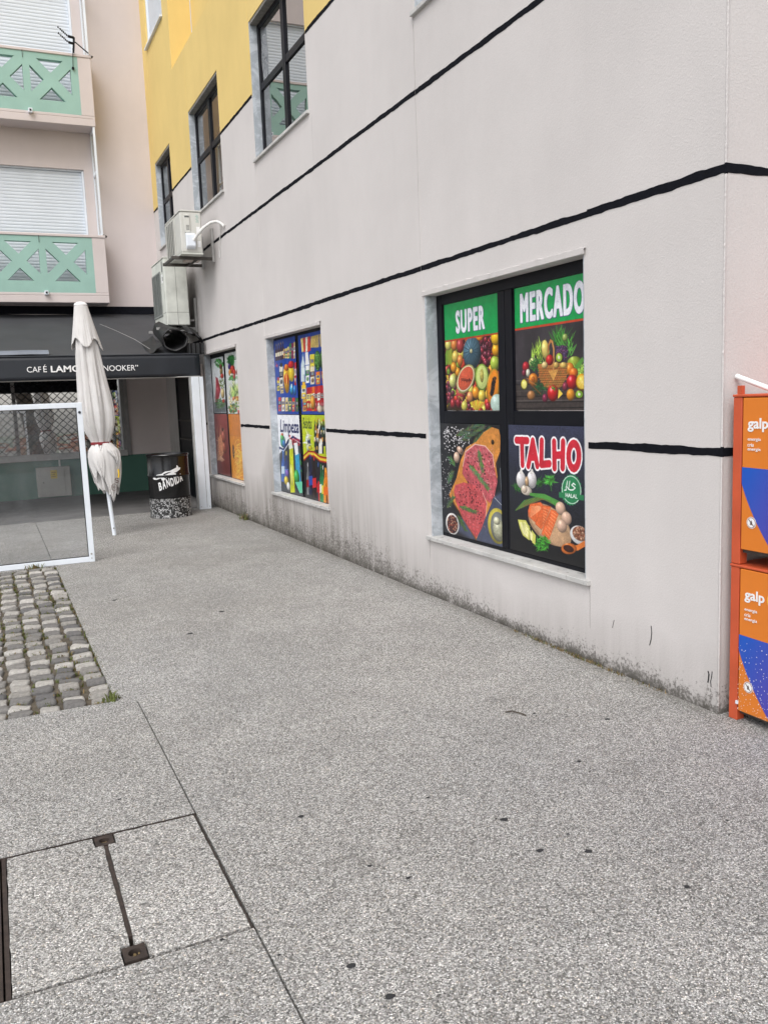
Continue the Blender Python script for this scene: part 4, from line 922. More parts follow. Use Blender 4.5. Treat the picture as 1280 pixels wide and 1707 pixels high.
for yc in (2.455, 3.188):
    m = MB(); y0, y1 = yc - 0.036, yc + 0.036; n = 16; zt = -0.001
    ring = [m.bm.verts.new((0.251 + 0.019 * math.cos(2 * math.pi * k / n), yc + 0.019 * math.sin(2 * math.pi * k / n), zt)) for k in range(n)]
    deep = [m.bm.verts.new((v.co.x, v.co.y, -0.02)) for v in ring]
    cor = [(0.218, 0.284), (y0, y1)]; out = []
    for k in range(n):
        c, s_ = math.cos(2 * math.pi * k / n), math.sin(2 * math.pi * k / n); q = max(abs(c), abs(s_)); out.append(m.bm.verts.new((0.251 + 0.033 * c / q, yc + 0.036 * s_ / q, zt)))
    low_ = [m.bm.verts.new((v.co.x, v.co.y, -0.04)) for v in out]
    for k in range(n):
        h = (k + 1) % n
        for A, B in ((ring, out), (deep, ring), (out, low_)): m.bm.faces.new((A[k], A[h], B[h], B[k]))
    m.bm.faces.new(deep)
    sk = m.build('lifting_socket', MAT['rust'], mh)
    p = MB()
    for k in range(22): bmesh.ops.create_icosphere(p.bm, subdivisions=1, radius=random.uniform(0.002, 0.0045), matrix=Matrix.Translation((0.251 + random.gauss(0, 0.007), yc + random.gauss(0, 0.007), -0.016)))
    tag(p.build('socket_grit', MAT['straw'], sk), kind='stuff')

# ================================================================== SUPERMARKET BUILDING
XW = 3.1; XR = 3.1022; XB = 3.45
market = empty('supermarket_building', (XW, 2.985, 0), 'grey pink rendered building with yellow top and poster covered windows', 'building')
cols = [(3.97, 5.975, [(0.49, 2.34, 4.005, 5.94), (4.38, 5.88, 4.005, 5.95)]),
        (8.165, 10.09, [(0.49, 2.33, 8.20, 10.055), (4.38, 5.88, 8.25, 10.155 - 0.1)]),
        (11.40, 13.335, [(0.49, 2.33, 11.435, 13.30), (4.38, 5.88, 11.56, 13.30)]),
        (14.60, 16.16, [(4.38, 5.84, 14.77, 16.08), (7.76, 9.3, 14.65, 16.08)])]
low, up = MB(), MB(); ZT, ZY = 11.0, 5.09; RY0, RY1, RZ, RD = 6.2, 14.2, 6.785, 0.36
def wallbox(x, y0, y1, z0, z1):
    if y1 - y0 < 1e-4 or z1 - z0 < 1e-4: return
    if z0 < ZY < z1: wallbox(x, y0, y1, z0, ZY); wallbox(x, y0, y1, ZY, z1); return
    if z1 > RZ + 1e-4:
        if z0 < RZ: wallbox(x, y0, y1, z0, RZ); wallbox(x, y0, y1, RZ, z1); return
        for e in (RY0, RY1):
            if y0 < e - 1e-4 and y1 > e + 1e-4: wallbox(x, y0, e, z0, z1); wallbox(x, e, y1, z0, z1); return
        if y0 >= RY0 - 1e-4 and y1 <= RY1 + 1e-4: up.box(XW + RD, XB + RD, y0, y1, z0, z1); return
    (low if z1 <= ZY + 1e-4 else up).box(x, XB, y0, y1, z0, z1)
y = 2.985
for (a, b, ops) in cols:
    wallbox(XW, y, a, -0.05, ZT)
    lo_y = max(o[2] for o in ops); edges = sorted(ops)
    z = -0.05
    for (z0, z1, oa, ob) in edges:
        wallbox(XR, a, b, z, z0 - 0.03); wallbox(XR, a, oa, z0 - 0.03, z1); wallbox(XR, ob, b, z0 - 0.03, z1); z = z1
    wallbox(XR, a, b, z, ZT); y = b
wallbox(XW, y, 16.5, 2.2, ZT); wallbox(XW, y, 16.5, -0.05, 2.2)
low.build('wall', MAT['plaster'], market); up.build('upper_wall', MAT['yellow'], market)
fw = MB(); fw.box(XB, 9.0, 2.985, 3.335, -0.05, ZY); fw.build('front_wall', MAT['plaster'], market)
fw = MB(); fw.box(XB, 9.0, 2.985, 3.335, ZY, ZT); fw.build('upper_front_wall', MAT['yellow'], market)
# chipped render along the corner
cb = MB(); rows = []
for k in range(420):
    z = 0.02 + k * 0.012; g = random.Random(k); j = g.gauss(0, 0.0007) + (0.0016 if g.random() < 0.06 else 0)
    rows.append([(XW - 0.0012, 2.985 + 0.010, z), (XW - 0.0035 - abs(j), 2.985 + 0.004, z), (XW - 0.0015 - abs(j), 2.985 - 0.0035 - abs(j) * 0.5, z), (XW + 0.010, 2.985 - 0.0012, z)])
cb.grid(rows)
for f in cb.bm.faces:
    if any(abs(f.calc_center_median().z - q) < 0.021 for q in (1.278, 2.553, 3.828, 5.09)): f.material_index = 1
cb.build('corner_bead', [MAT['plaster'], MAT['black_paint']], market, recalc=False)

# painted stripes, uneven hand-painted edges, in the gaps between openings
def stripe(y0, y1, z, x, axis='y', seed=0, hh=0.019):
    g = random.Random(seed); m = MB(); n = max(2, int((y1 - y0) / 0.03)); rows = []; d = 0.0025; sl = g.uniform(-0.003, 0.003)
    wob = [0, 0]
    for k in range(n + 1):
        y = y0 + (y1 - y0) * k / n
        for q in (0, 1): wob[q] = wob[q] * 0.7 + g.gauss(0, 0.0016)
        zc = z + sl * math.sin(k * 0.05); t, b = zc + hh + wob[0], zc - hh + wob[1]
        P = [(x, t), (x - d, t - 0.002), (x - d, b + 0.002), (x, b)]
        rows.append([(px, y, pz) if axis == 'y' else (y, 2.985 + (px - x) - 0.0008, pz) for px, pz in P])
    m.grid(rows); return m.build('painted_stripe', MAT['black_paint'], market)
Z_S = (1.278, 2.553, 3.828, 5.09)
sid = 0
for zi, z in enumerate(Z_S):
    y = 2.985
    for (a, b, ops) in cols:
        stripe(y - (0.003 if y < 3 else 0), a, z, XW - 0.0006, seed=sid, hh=0.021 if y < 3 else 0.019); sid += 1
        cut = [(oa, ob) for (z0, z1, oa, ob) in ops if z0 - 0.05 < z < z1 + 0.05]
        segs = [(a, b)] if not cut else [(a, cut[0][0] - 0.012), (cut[0][1] + 0.012, b)]
        if not (zi < 2 and a > 14):
            for (p, q) in segs:
                if q - p > 0.02 and zi != 0: stripe(p, q, z, XR - 0.0006, seed=sid)
                sid += 1
        y = b
    if zi > 1: stripe(y, 16.49, z, XW - 0.0006, seed=sid)
    stripe(XW - 0.0006, 8.0, z, XW, 'x', 77 + zi, 0.021)
# hairline cracks at the edges of the rendered panels under the windows
for k, (yy, za, zb_) in enumerate(((5.976, .452, .30), (3.968, .452, .20), (10.09, .45, .20), (8.164, .45, .12), (13.336, .45, .2), (11.399, .45, .10), (5.978, 4.30, 2.62), (8.163, 4.30, 3.9))):
    g = random.Random(k); n = 14; m = MB(); rows = []
    for i in range(n + 1):
        z = za + (zb_ - za) * i / n; y = yy + g.gauss(0, 0.0012); wd = 0.0016 * (1 - 0.6 * i / n) * (0.7 if za > 1 else 1)
        rows.append([(XW - 0.0008, y - wd, z), (XW - 0.0012, y, z), (XW - 0.0008, y + wd, z)])
    m.grid(rows); m.build('crack_line', MAT['crack'], market)
# dark scrape marks near the corner
def scuff(pts, wd=0.004):
    m = MB(); rows = [[(XW - 0.0012, y, z + 0.0), (XW - 0.0022, y + wd / 2, z), (XW - 0.0012, y + wd, z)] for y, z in pts]
    m.grid(rows); return m.build('scuff_mark', MAT['black_paint'], market)
scuff([(3.452, .335), (3.447, .30), (3.452, .26), (3.463, .225)], 0.006); scuff([(3.05, .20), (3.044, .185), (3.046, .16), (3.05, .14)], 0.008); scuff([(3.025, .205), (3.028, .175), (3.034, .15), (3.03, .125)], 0.005); scuff([(3.75, .30), (3.76, .27), (3.765, .25)], 0.004)

XF = 3.19   # face of the window frames
def opening_trim(win, oa, ob, z0, z1, a, b, lower):
    MB().box(XW + 0.004, XF + 0.05, ob - 0.022, ob - 0.0005, z0 + 0.001, z1 - 0.001).build('jamb_lining', MAT['marble'], win)
    MB().box(XW + 0.012, XF + 0.05, oa + 0.0005, oa + 0.02, z0 + 0.001, z1 - 0.001).build('jamb_lining', MAT['marble'], win)
    m = MB(); m.box(XW - 0.028, XF + 0.05, a - 0.012 if lower else oa - 0.03, b + 0.012 if lower else ob + 0.03, z0 - 0.032, z0 - 0.0005); m.build('sill', MAT['sill'] if lower else MAT['sill'], win, bevel=0.003)
    if lower:
        rows = []; g = random.Random(int(oa * 10)); m = MB(); n = 44
        for k in range(n + 1):
            y = oa - 0.02 + (ob - oa + 0.04) * k / n; j = g.gauss(0, 0.0022)
            rows.append([(XR - 0.001, y, z1 + 0.040 + j), (XW - 0.010 - abs(j), y, z1 + 0.036 + j), (XW - 0.010, y, z1 + 0.003), (XR - 0.001, y, z1 + 0.0015)])
        m.grid(rows); m.build('lintel_band', MAT['plaster'], win)
    else:
        MB().box(XW + 0.010, XF + 0.05, oa + 0.021, ob - 0.023, z1 - 0.035, z1 - 0.001).build('lintel', MAT['lintel'], win)
def window(name, oa, ob, z0, z1, a, b, lower, posters=None):
    win = MB(); ya, yb = oa + 0.0205, ob - 0.0225; ym = (oa + ob) / 2 - 0.01; zt = z0 + 0.93 if lower else z0 + 0.785
    fz = 0.075 if lower else 0.05; sd_ = 0.075 if lower else 0.055
    if not lower: z1 -= 0.036
    # one frame: outer bars, double mullion, transoms; butt-jointed
    win.box(XF, XF + 0.05, ya, ya + sd_, z0, z1); win.box(XF, XF + 0.05, yb - sd_, yb, z0, z1)
    win.box(XF + 0.002, XF + 0.05, ya + sd_ + 0.0005, yb - sd_ - 0.0005, z1 - fz, z1); win.box(XF + 0.002, XF + 0.05, ya + sd_ + 0.0005, yb - sd_ - 0.0005, z0, z0 + 0.03)
    mw = 0.085 if lower else 0.048
    win.box(XF - 0.004, XF + 0.05, ym - mw, ym - 0.004, z0 + 0.0305, z1 - fz - 0.0005); win.box(XF - 0.004, XF + 0.05, ym + 0.004, ym + mw, z0 + 0.0305, z1 - fz - 0.0005); win.box(XF + 0.012, XF + 0.05, ym - 0.0035, ym + 0.0035, z0 + 0.0305, z1 - fz - 0.0005)
    th = 0.047 if lower else 0.04
    win.box(XF + 0.001, XF + 0.05, ya + sd_ + 0.0005, ym - mw - 0.0005, zt - th, zt + th); win.box(XF + 0.001, XF + 0.05, ym + mw + 0.0005, yb - sd_ - 0.0005, zt - th, zt + th)
    W_ = win.build('window', MAT['black_alu'], market, bevel=0.0035)
    opening_trim(W_, oa, ob, z0, z1 + (0 if lower else 0.036), a, b, lower)
    lights = [(ym + mw, yb - sd_, zt + th, z1 - fz), (ya + sd_, ym - mw, zt + th, z1 - fz), (ym + mw, yb - sd_, z0 + 0.03, zt - th), (ya + sd_, ym - mw, z0 + 0.03, zt - th)]
    for k, (p, q, r_, s_) in enumerate(lights):
        x = XF + 0.018; g = random.Random(int(oa * 7) + k); t1, t2 = g.gauss(0, 0.0015), g.gauss(0, 0.0015)
        m = MB(); m.face([(x + t1, p, r_), (x + t2, p, s_), (x - t1, q, s_), (x - t2, q, r_)])
        m.build('pane', MAT['pane'], W_, recalc=False).data.flip_normals()
        if posters:
            P, lab, (pa, pb, pc, pd) = posters[k]
            m = MB(); xx = XF + 0.0145 if name == 'sign' and k < 2 else XF - 0.0052
            vs_ = [m.bm.verts.new(v) for v in ((xx, pb, pc), (xx, pa, pc), (xx, pa, pd), (xx, pb, pd))]
            f = m.bm.faces.new(vs_); uv = m.bm.loops.layers.uv.new('UVMap')
            for lp, c in zip(f.loops, ((0, 0), (1, 0), (1, 1), (0, 1))): lp[uv].uv = c
            o = m.build('poster', P.material('printed_' + lab.split()[0]), W_, recalc=False); o['label'] = lab
    return W_
window('sign', 4.005, 5.94, 0.49, 2.34, 3.97, 5.975, True, [
    (poster_super(), 'green headed fruit poster reading SUPER', (5.055, 5.82, 1.472, 2.262)), (poster_mercado(), 'green headed fruit basket poster reading MERCADO', (4.113, 4.862, 1.472, 2.262)),
    (poster_meat(), 'raw meat steaks poster on dark slate', (5.04, 5.90, 0.520, 1.374)), (poster_talho(), 'dark butcher poster reading TALHO with salmon and eggs', (4.065, 4.935, 0.522, 1.376))])
window('w', 8.20, 10.055, 0.49, 2.33, 8.165, 10.09, True, [
    (poster_goods_a(), 'blue poster of bottles jars and packets', (9.232, 10.028, 1.432, 2.300)), (poster_goods_b(), 'blue poster of pasta oil and red packets', (8.24, 9.128, 1.434, 2.295)),
    (poster_clean(), 'white cleaning products poster reading Limpeza', (9.232, 10.028, 0.500, 1.424)), (poster_drinks(), 'lime and black drinks poster reading Bebidas', (8.225, 9.145, 0.496, 1.426))])
window('w', 11.435, 13.30, 0.49, 2.33, 11.40, 13.335, True, [
    (poster_herbs(), 'pale poster of meat and herbs', (12.47, 13.20, 1.44, 2.262)), (poster_greens(), 'white poster of vegetables', (11.48, 12.37, 1.434, 2.290)),
    (poster_maroon(), 'maroon poster of pasta and tomatoes', (12.445, 13.25, 0.505, 1.425)), (poster_pasta(), 'orange poster of spaghetti', (11.455, 12.365, 0.497, 1.427))])
w4 = window('w', 4.005, 5.95, 4.38, 5.88, 3.97, 5.975, False)
w5 = window('w', 8.25, 10.055, 4.38, 5.88, 8.165, 10.09, False)
window('w', 11.56, 13.30, 4.38, 5.88, 11.40, 13.335, False)
window('w', 14.77, 16.08, 4.38, 5.84, 14.60, 16.16, False)
# pale emblem stuck on the inside of the second upper window (a domed house front with small windows)
def emblem():
    yc, zc, x = 9.83, 5.45, XF + 0.0165; m = MB()
    sc = 0.19
    def A(u, v): return (x, yc - u * sc, zc + v * sc)
    # shield outline ring
    out = [(math.sin(t) * 0.62 * (1 if abs(t) < 2 else 1), math.cos(t) * 1.25) for t in np.linspace(-math.pi, math.pi, 25)[:-1]]
    for k in range(24):
        a, b = out[k], out[(k + 1) % 24]; m.face([A(*a), A(*b), A(b[0] * 0.86, b[1] * 0.92), A(a[0] * 0.86, a[1] * 0.92)])
    m.face([A(-0.05, 1.05), A(0.05, 1.05), A(0.05, -0.2), A(-0.05, -0.2)])
    m.face([A(-0.5, -0.55), A(-0.42, -0.62), A(0.02, -0.18), A(-0.03, -0.12)]); m.face([A(0.5, -0.55), A(0.42, -0.62), A(-0.02, -0.18), A(0.03, -0.12)])
    for u in (-0.28, 0.26):
        for v in (0.7, 0.35, 0.0): m.face([A(u - 0.07, v - 0.1), A(u + 0.07, v - 0.1), A(u + 0.07, v + 0.1), A(u - 0.07, v + 0.1)])
    for u in (-0.2, 0.0, 0.2): m.face([A(u - 0.06, -0.85), A(u + 0.06, -0.85), A(u + 0.06, -0.62), A(u - 0.06, -0.62)])
    return m.build('emblem_sticker', simple('sticker_white', (0.30, 0.31, 0.33, 1), 0.4), w5, recalc=True)
emblem()
# shuttered window of the yellow storey
def shutter(parent, mat, axis, a, b, z0, z1, pos, pitch=0.052):
    """roller shutter: curved slats joined into one part (each under ten pixels high)"""
    m = MB(); n = int((z1 - z0) / pitch)
    prof = [(0.0, 0.0), (-0.004, pitch * 0.16), (-0.0058, pitch * 0.5), (-0.004, pitch * 0.84), (0.001, pitch * 0.9), (0.001, pitch)]
    rows = []
    for k in range(n):
        for dx, dz in prof:
            z = z0 + k * pitch + dz + (k * 1e-5); rows.append([(pos + dx, a, z), (pos + dx, b, z)] if axis == 'y' else [(a, pos + dx, z), (b, pos + dx, z)])
    m.grid(rows); return tag(m.build('shutter_slats', mat, parent), kind='stuff')
m = MB(); m.box(3.13, 3.20, 14.655, 14.70, 7.76, 9.3); m.box(3.13, 3.20, 16.03, 16.075, 7.76, 9.3); m.box(3.06, 3.20, 14.64, 16.09, 7.73, 7.7595)
sw = m.build('shuttered_window', MAT['white_alu'], market); shutter(sw, MAT['shutter'], 'y', 14.702, 16.028, 7.762, 9.29, 3.165)
# dark door in the shop wall under the awning
m = MB(); m.box(3.07, 3.0985, 13.75, 13.82, 0.013, 2.18); m.box(3.07, 3.0985, 15.42, 15.49, 0.013, 2.18); m.box(3.07, 3.0985, 13.75, 15.49, 2.181, 2.25)
dr = m.build('side_door', MAT['dark'], market); box('door_leaf', MAT['black_alu'], dr, 3.085, 3.0975, 13.821, 15.419, 0.013, 2.18)
for z in (1.30, 0.98): box('door_bar', MAT['steel_dark'], dr, 3.05, 3.0845, 14.3, 15.3, z, z + 0.03)
# ================================================================== CAFE BUILDING
YC = 16.5
cafe = empty('cafe_building', (-3, YC, 0), 'beige building with mint balconies and pale roller shutters over the cafe', 'building')
# ground floor wall (dado green), right pier, upper wall with shutter openings
WX1 = 2.30   # right end of the cafe window
m = MB(); m.box(-8, WX1 + 0.07, YC, YC + 0.3, 0.0, 0.69); m.box(WX1 + 0.07, 3.1, YC, YC + 0.3, 0.0, 0.70); m.build('dado_wall', MAT['green'], cafe)
m = MB(); m.box(WX1 + 0.07, 3.45, YC, YC + 0.3, 0.7005, 3.26); m.box(-8, WX1 + 0.07, YC, YC + 0.3, 2.75, 3.26); m.box(-8, -5.0, YC, YC + 0.3, 0.6905, 2.75)
FL = 2.961
SH = [(0, 3.56, 5.757), (1, 3.56 + FL, 5.757 + FL)]
xL = -8; SX0, SX1 = -0.6, 1.93
m.box(SX1, 3.45, YC, YC + 0.3, 3.40, 12); m.box(xL, SX0, YC, YC + 0.3, 3.40, 12)
m.box(SX0, SX1, YC, YC + 0.3, 3.40, SH[0][1]); m.box(SX0, SX1, YC, YC + 0.3, SH[0][2], SH[1][1]); m.box(SX0, SX1, YC, YC + 0.3, SH[1][2], 12)
m.build('wall', MAT['beige'], cafe)
box('black_band', MAT['black_paint'], cafe, -8, 3.45, YC - 0.012, YC + 0.3, 3.2605, 3.3995)
for k, z0, z1 in SH:
    f = MB(); f.box(SX1 - 0.036, SX1 - 0.002, YC + 0.02, YC + 0.12, z0 + 0.001, z1 - 0.026); f.box(SX0 + 0.002, SX0 + 0.036, YC + 0.02, YC + 0.12, z0 + 0.001, z1 - 0.026)
    f.box(SX0 + 0.002, SX1 - 0.002, YC + 0.05, YC + 0.12, z1 - 0.025, z1 - 0.001)
    sw = f.build('shuttered_window', MAT['white_alu'], cafe)
    shutter(sw, MAT['shutter'], 'x', SX0 + 0.037, SX1 - 0.037, z0 + 0.002, z1 - 0.026, YC + 0.085, 0.0555)
BF = 16.056; BX1 = 2.14; PER = 0.755; S_ = 0.645; C_ = 0.115
for k in range(2):
    zb = 3.413 + FL * k
    b = MB()
    b.box(-1.9, BX1, BF, YC, zb, zb + 0.12); b.box(-1.9, BX1, BF, BF + 0.12, zb + 0.1205, zb + 0.167)
    b.box(1.922, BX1, BF, BF + 0.12, zb + 0.1675, zb + 1.107); b.box(BX1 - 0.1, BX1, BF + 0.1205, YC - 0.001, zb + 0.1205, zb + 1.107)
    bal = b.build('balcony', MAT['beige'], cafe, bevel=0.006)
    box('coping', MAT['beige'], bal, -1.9, BX1 + 0.012, BF - 0.012, BF + 0.135, zb + 1.1075, zb + 1.153, bevel=0.006)
    y0, y1 = BF + 0.004, BF + 0.112; zr = zb + 0.362; zt = zr + 0.65
    box('rail', MAT['mint'], bal, -1.9, 1.9215, y0, y1, zb + 0.1675, zr); box('rail', MAT['mint'], bal, -1.9, 1.9215, y0, y1, zt + 0.0002, zb + 1.107)
    x = 1.9215; xr = 1.80
    box('post', MAT['mint'], bal, xr + 0.0002, 1.9215, y0, y1, zr + 0.0002, zt)
    for q in range(5):
        xa = xr - S_; h = 0.65
        pts = [(0, 0), (C_, 0), (S_ / 2, h / 2 - C_), (S_ - C_, 0), (S_, 0), (S_, C_), (S_ / 2 + C_, h / 2), (S_, h - C_), (S_, h), (S_ - C_, h), (S_ / 2, h / 2 + C_), (C_, h), (0, h), (0, h - C_), (S_ / 2 - C_, h / 2), (0, C_)]
        MB().prism([(xa + u, y0, zr + 0.0001 + v * 0.9997) for u, v in pts], (0, y1 - y0, 0)).build('cross_brace', MAT['mint'], bal)
        if q < 4: box('post', MAT['mint'], bal, xa - (PER - S_) + 0.0002, xa - 0.0002, y0, y1, zr + 0.0002, zt)
        xr = xa - (PER - S_)
    d = MB(); zc = 3.56 + 3.065 * k if False else zb + 0.158
    d.box(1.075, 1.138, BF - 0.075, BF + 0.003, zc - 0.035, zc + 0.032)
    sp = d.build('drain_spout', MAT['white_alu'], bal, bevel=0.004); box('spout_mouth', MAT['dark'], sp, 1.09, 1.123, BF - 0.0765, BF - 0.0752, zc - 0.02, zc + 0.017)
    # side wind screen: white frame seen almost edge-on
    s_ = MB(); zs0, zs1 = zb + 1.154, zb + FL - 0.002; xs_ = 2.085
    s_.box(xs_, xs_ + 0.035, BF + 0.01, BF + 0.05, zs0, zs1); s_.box(xs_, xs_ + 0.035, YC - 0.05, YC - 0.01, zs0, zs1)
    for zz in (zs0, zs0 + 1.05, zs1 - 0.045): s_.box(xs_ + 0.001, xs_ + 0.034, BF + 0.0505, YC - 0.0505, zz, zz + 0.045)
    sc = s_.build('wind_screen', MAT['white_alu'], bal)
    for (q0, q1) in ((zs0 + 0.046, zs0 + 1.049), (zs0 + 1.096, zs1 - 0.046)): box('screen_pane', MAT['glass'], sc, xs_ + 0.012, xs_ + 0.02, BF + 0.051, YC - 0.051, q0, q1)
    MB().tube([(BX1 - 0.02, BF + 0.03, zb + 1.16), (BX1 + 0.03, BF + 0.0, zb + 1.13)], 0.022, 8).build('screen_clamp', MAT['steel_dark'], bal)
    MB().tube([(1.06, BF - 0.008, zb + 1.115), (1.06, BF - 0.0135, zb + 1.11), (1.06, BF - 0.006, zb + 1.0)], 0.004, 6).build('crack_line', MAT['steel_dark'], bal)
# small object left on the lower balcony floor
pot = MB(); pot.lathe([(0.05, 0), (0.065, 0.11), (0.07, 0.115), (0.058, 0.116)], (0.80, 16.25, 3.534), 16)
pot = pot.build('flower_pot', simple('terracotta', (0.36, 0.16, 0.09, 1), 0.9), smooth=40, loc=(0.80, 16.25, 3.534)); tag(pot, 'small terracotta pot on the floor of the lower balcony', 'flower pot')
# clothes line bracket on the upper balcony
ab = empty('clothesline_bracket', (1.86, BF, 7.55), 'black metal arm with two rods standing on the upper balcony parapet', 'clothesline bracket')
MB().tube([(1.895, BF - 0.03, 7.775), (1.868, BF - 0.03, 7.53)], 0.017, 8).build('upright', MAT['black_alu'], ab)
MB().tube([(1.905, BF - 0.03, 7.705), (2.11, BF - 0.035, 7.545)], 0.010, 6).build('stay', MAT['black_alu'], ab)
MB().tube([(1.862, BF - 0.03, 7.60), (1.842, BF - 0.03, 7.29)], 0.006, 6).build('stay', MAT['black_alu'], ab)
for z in (7.768, 7.672):
    m = MB(); m.tube([(1.89, BF - 0.035, z), (1.80, BF - 0.06, z + 0.003)], 0.022, 8); m.build('hub', MAT['black_alu'], ab)
    m = MB(); m.tube([(1.80, BF - 0.06, z), (1.62, BF - 0.32, z + 0.03)], 0.006, 6)
    for t in (0.15, 0.3, 0.45, 0.6, 0.75, 0.98):
        c = Vector((1.80, BF - 0.06, z)).lerp(Vector((1.62, BF - 0.32, z + 0.03)), t); m.tube([c + Vector((-0.006, 0, -0.014)), c + Vector((0.006, 0, 0.014))], 0.008, 6)
    m.build('rod', MAT['black_alu'], ab)
MB().tube([(1.842, BF - 0.03, 7.285), (1.842, BF + 0.003, 7.285)], 0.022, 8).build('foot_plate', MAT['black_alu'], ab)

# ------------------------------------------------------------------ cafe window with its folding lattice
f = MB(); zs, ze = 0.80, 2.745
f.box(WX1, WX1 + 0.068, YC - 0.05, YC + 0.1, 0.701, ze)
f.box(WX1 - 0.055, WX1 - 0.001, YC - 0.03, YC + 0.08, zs, ze - 0.071); f.box(-5.0, WX1 - 0.001, YC - 0.03, YC + 0.08, ze - 0.07, ze)
for xm in (0.44, -1.3, -3.0): f.box(xm - 0.03, xm + 0.03, YC - 0.02, YC + 0.08, zs, ze - 0.071)
cw = f.build('cafe_window', simple('grey_aluminium', (0.23, 0.225, 0.225, 1), 0.45, 0.4), cafe)
box('sill', MAT['steel_pale'], cw, -5.0, WX1 - 0.001, YC - 0.09, YC + 0.08, 0.6905, 0.7995, bevel=0.004)
xsn = [-5.0, -3.0, -1.3, 0.44, WX1 - 0.055]
for a, b in zip(xsn, xsn[1:]):
    m = MB(); m.face([(a + 0.03, YC + 0.03, zs), (b - 0.03, YC + 0.03, zs), (b - 0.03, YC + 0.041, ze - 0.07), (a + 0.03, YC + 0.041, ze - 0.07)]); m.build('pane', MAT['cafe_pane'], cw, recalc=False)
# lattice strands: each a wavy flat bar
lat = MB(); px_, pz_ = 0.132, 0.126; yl = YC - 0.062
def strand(par, ph, x_off):
    pts = []
    n = int((2.7 - 0.80) / (pz_ / 8))
    for k in range(n + 1):
        z = 0.805 + k * pz_ / 8; t = (z / pz_) * math.pi; tri = math.asin(math.sin(t + ph)) / (math.pi / 2)
        wv = 0.75 * tri + 0.25 * math.sin(t + ph)
        pts.append((x_off + px_ / 2 * 0.985 * wv * 1.0, yl + par * 0.006, z))
    return pts
for i in range(-14, 17):
    x = 0.436 + i * px_
    if x > WX1 - 0.08 or x < -1.5: continue
    for par, ph in ((0, 0), (1, math.pi)):
        if (i % 2 == 0): lat.tube(strand(par, ph, x), 0.0038, 4, False)
        else: lat.tube(strand(par, ph + 0.0, x), 0.0038, 4, False)
tag(lat.build('folding_lattice', MAT['black_alu'], cw), kind='stuff')
# electricity cabinet on the green dado
mt = empty('meter_cabinet', (0.97, YC, 0.03), 'grey electricity meter cabinet with yellow label on the green cafe wall', 'cabinet')
box('cabinet_body', MAT['meter'], mt, 0.69, 1.26, YC - 0.13, YC - 0.001, 0.04, 0.57, bevel=0.008)
dd = box('cabinet_door', MAT['meter'], mt, 0.74, 1.16, YC - 0.142, YC - 0.1305, 0.065, 0.545, bevel=0.004)
lb = box('warning_label', MAT['label_y'], dd, 0.925, 1.035, YC - 0.1438, YC - 0.1424, 0.365, 0.515)
for q in range(3): box('label_mark', MAT['dark'], lb, 0.94, 1.02 - 0.02 * (q % 2), YC - 0.145, YC - 0.1439, 0.40 + q * 0.035, 0.408 + q * 0.035)
MB().tube([(0.80, YC - 0.148, 0.3), (0.80, YC - 0.142, 0.3)], 0.01, 8).build('lock', MAT['dark'], mt)
tag(MB().tube([(1.10, YC - 0.02, 0.572), (1.10, YC - 0.02, 0.688)], 0.016, 8).build('conduit', MAT['pipe_white']), 'short pale conduit above the grey meter cabinet', 'conduit')
tag(MB().tube([(2.06, YC - 0.02, 0.013), (2.055, YC - 0.02, 0.40), (2.04, YC - 0.02, 0.685)], 0.014, 8).build('conduit', MAT['pipe_white'], smooth=50), 'thin white vertical conduit on the green dado behind the parasol', 'conduit')

# ------------------------------------------------------------------ awning
YA = 13.0; ZA0, ZA1, ZB = 2.005, 2.325, 3.255
aw = empty('awning', (0, YA, 0), 'charcoal cafe awning with black lettered valance on a white post', 'awning')
AX0, AX1 = -5.0, 2.966
rows = []; g = random.Random(5)
for i in range(41):
    t = i / 40; yy = YA + 0.012 + (YC - 0.02 - YA) * t; zz = ZA1 + (ZB - ZA1) * t - 0.05 * math.sin(t * math.pi)
    rows.append([(AX0 + (AX1 - AX0) * k / 60, yy, zz + 0.010 * math.sin(k * 0.9 + i * 0.12) * math.sin(t * math.pi) + 0.008 * math.sin(k * 0.37 - i * 0.3)) for k in range(61)])
m = MB(); m.grid(rows); cl = m.build('canopy_cloth', MAT['awning'], aw, smooth=60)
cl.modifiers.new('thickness', 'SOLIDIFY').thickness = 0.004
# paler rolled strip lying along the front edge, left of the parasol
m = MB(); rr = []
for k in range(25):
    x = AX0 + (0.86 - AX0) * k / 24; rr.append([(x, YA + 0.03 + 0.10 * (1 - math.cos(a)), ZA1 + 0.035 + 0.065 * math.sin(a) + 0.004 * math.sin(k * 1.7)) for a in np.linspace(0, math.pi, 7)])
m.grid(rr); m.build('cover_strip', simple('blue_grey_cover_cloth', (0.16, 0.18, 0.215, 1), 0.5, var=0.15), aw, smooth=60, recalc=True)
rows = []
for i in range(7):
    t = i / 6; rows.append([(AX0 + (AX1 - AX0) * k / 90, YA - 0.003 - 0.006 * math.sin(k * 0.33) * t - 0.010 * t * math.sin(k * 0.11 + 1) - (0.018 * math.exp(-((AX0 + (AX1 - AX0) * k / 90 - 2.42) / 0.06) ** 2) * t), ZA1 - (ZA1 - ZA0) * t + 0.003 * math.sin(k * 0.5) * t) for k in range(91)])
m = MB(); m.grid(rows); vl = m.build('valance', MAT['valance'], aw, smooth=60); vl.modifiers.new('thickness', 'SOLIDIFY').thickness = 0.003
box('side_flap', MAT['valance'], aw, AX1 - 0.003, AX1 + 0.001, YA + 0.002, YA + 0.62, 2.06, 2.345)
MB().tube([(AX0, YA + 0.012, ZA0 - 0.006), (AX1 - 0.02, YA + 0.012, ZA0 - 0.006)], 0.011, 8).build('front_bar', MAT['steel_pale'], aw)
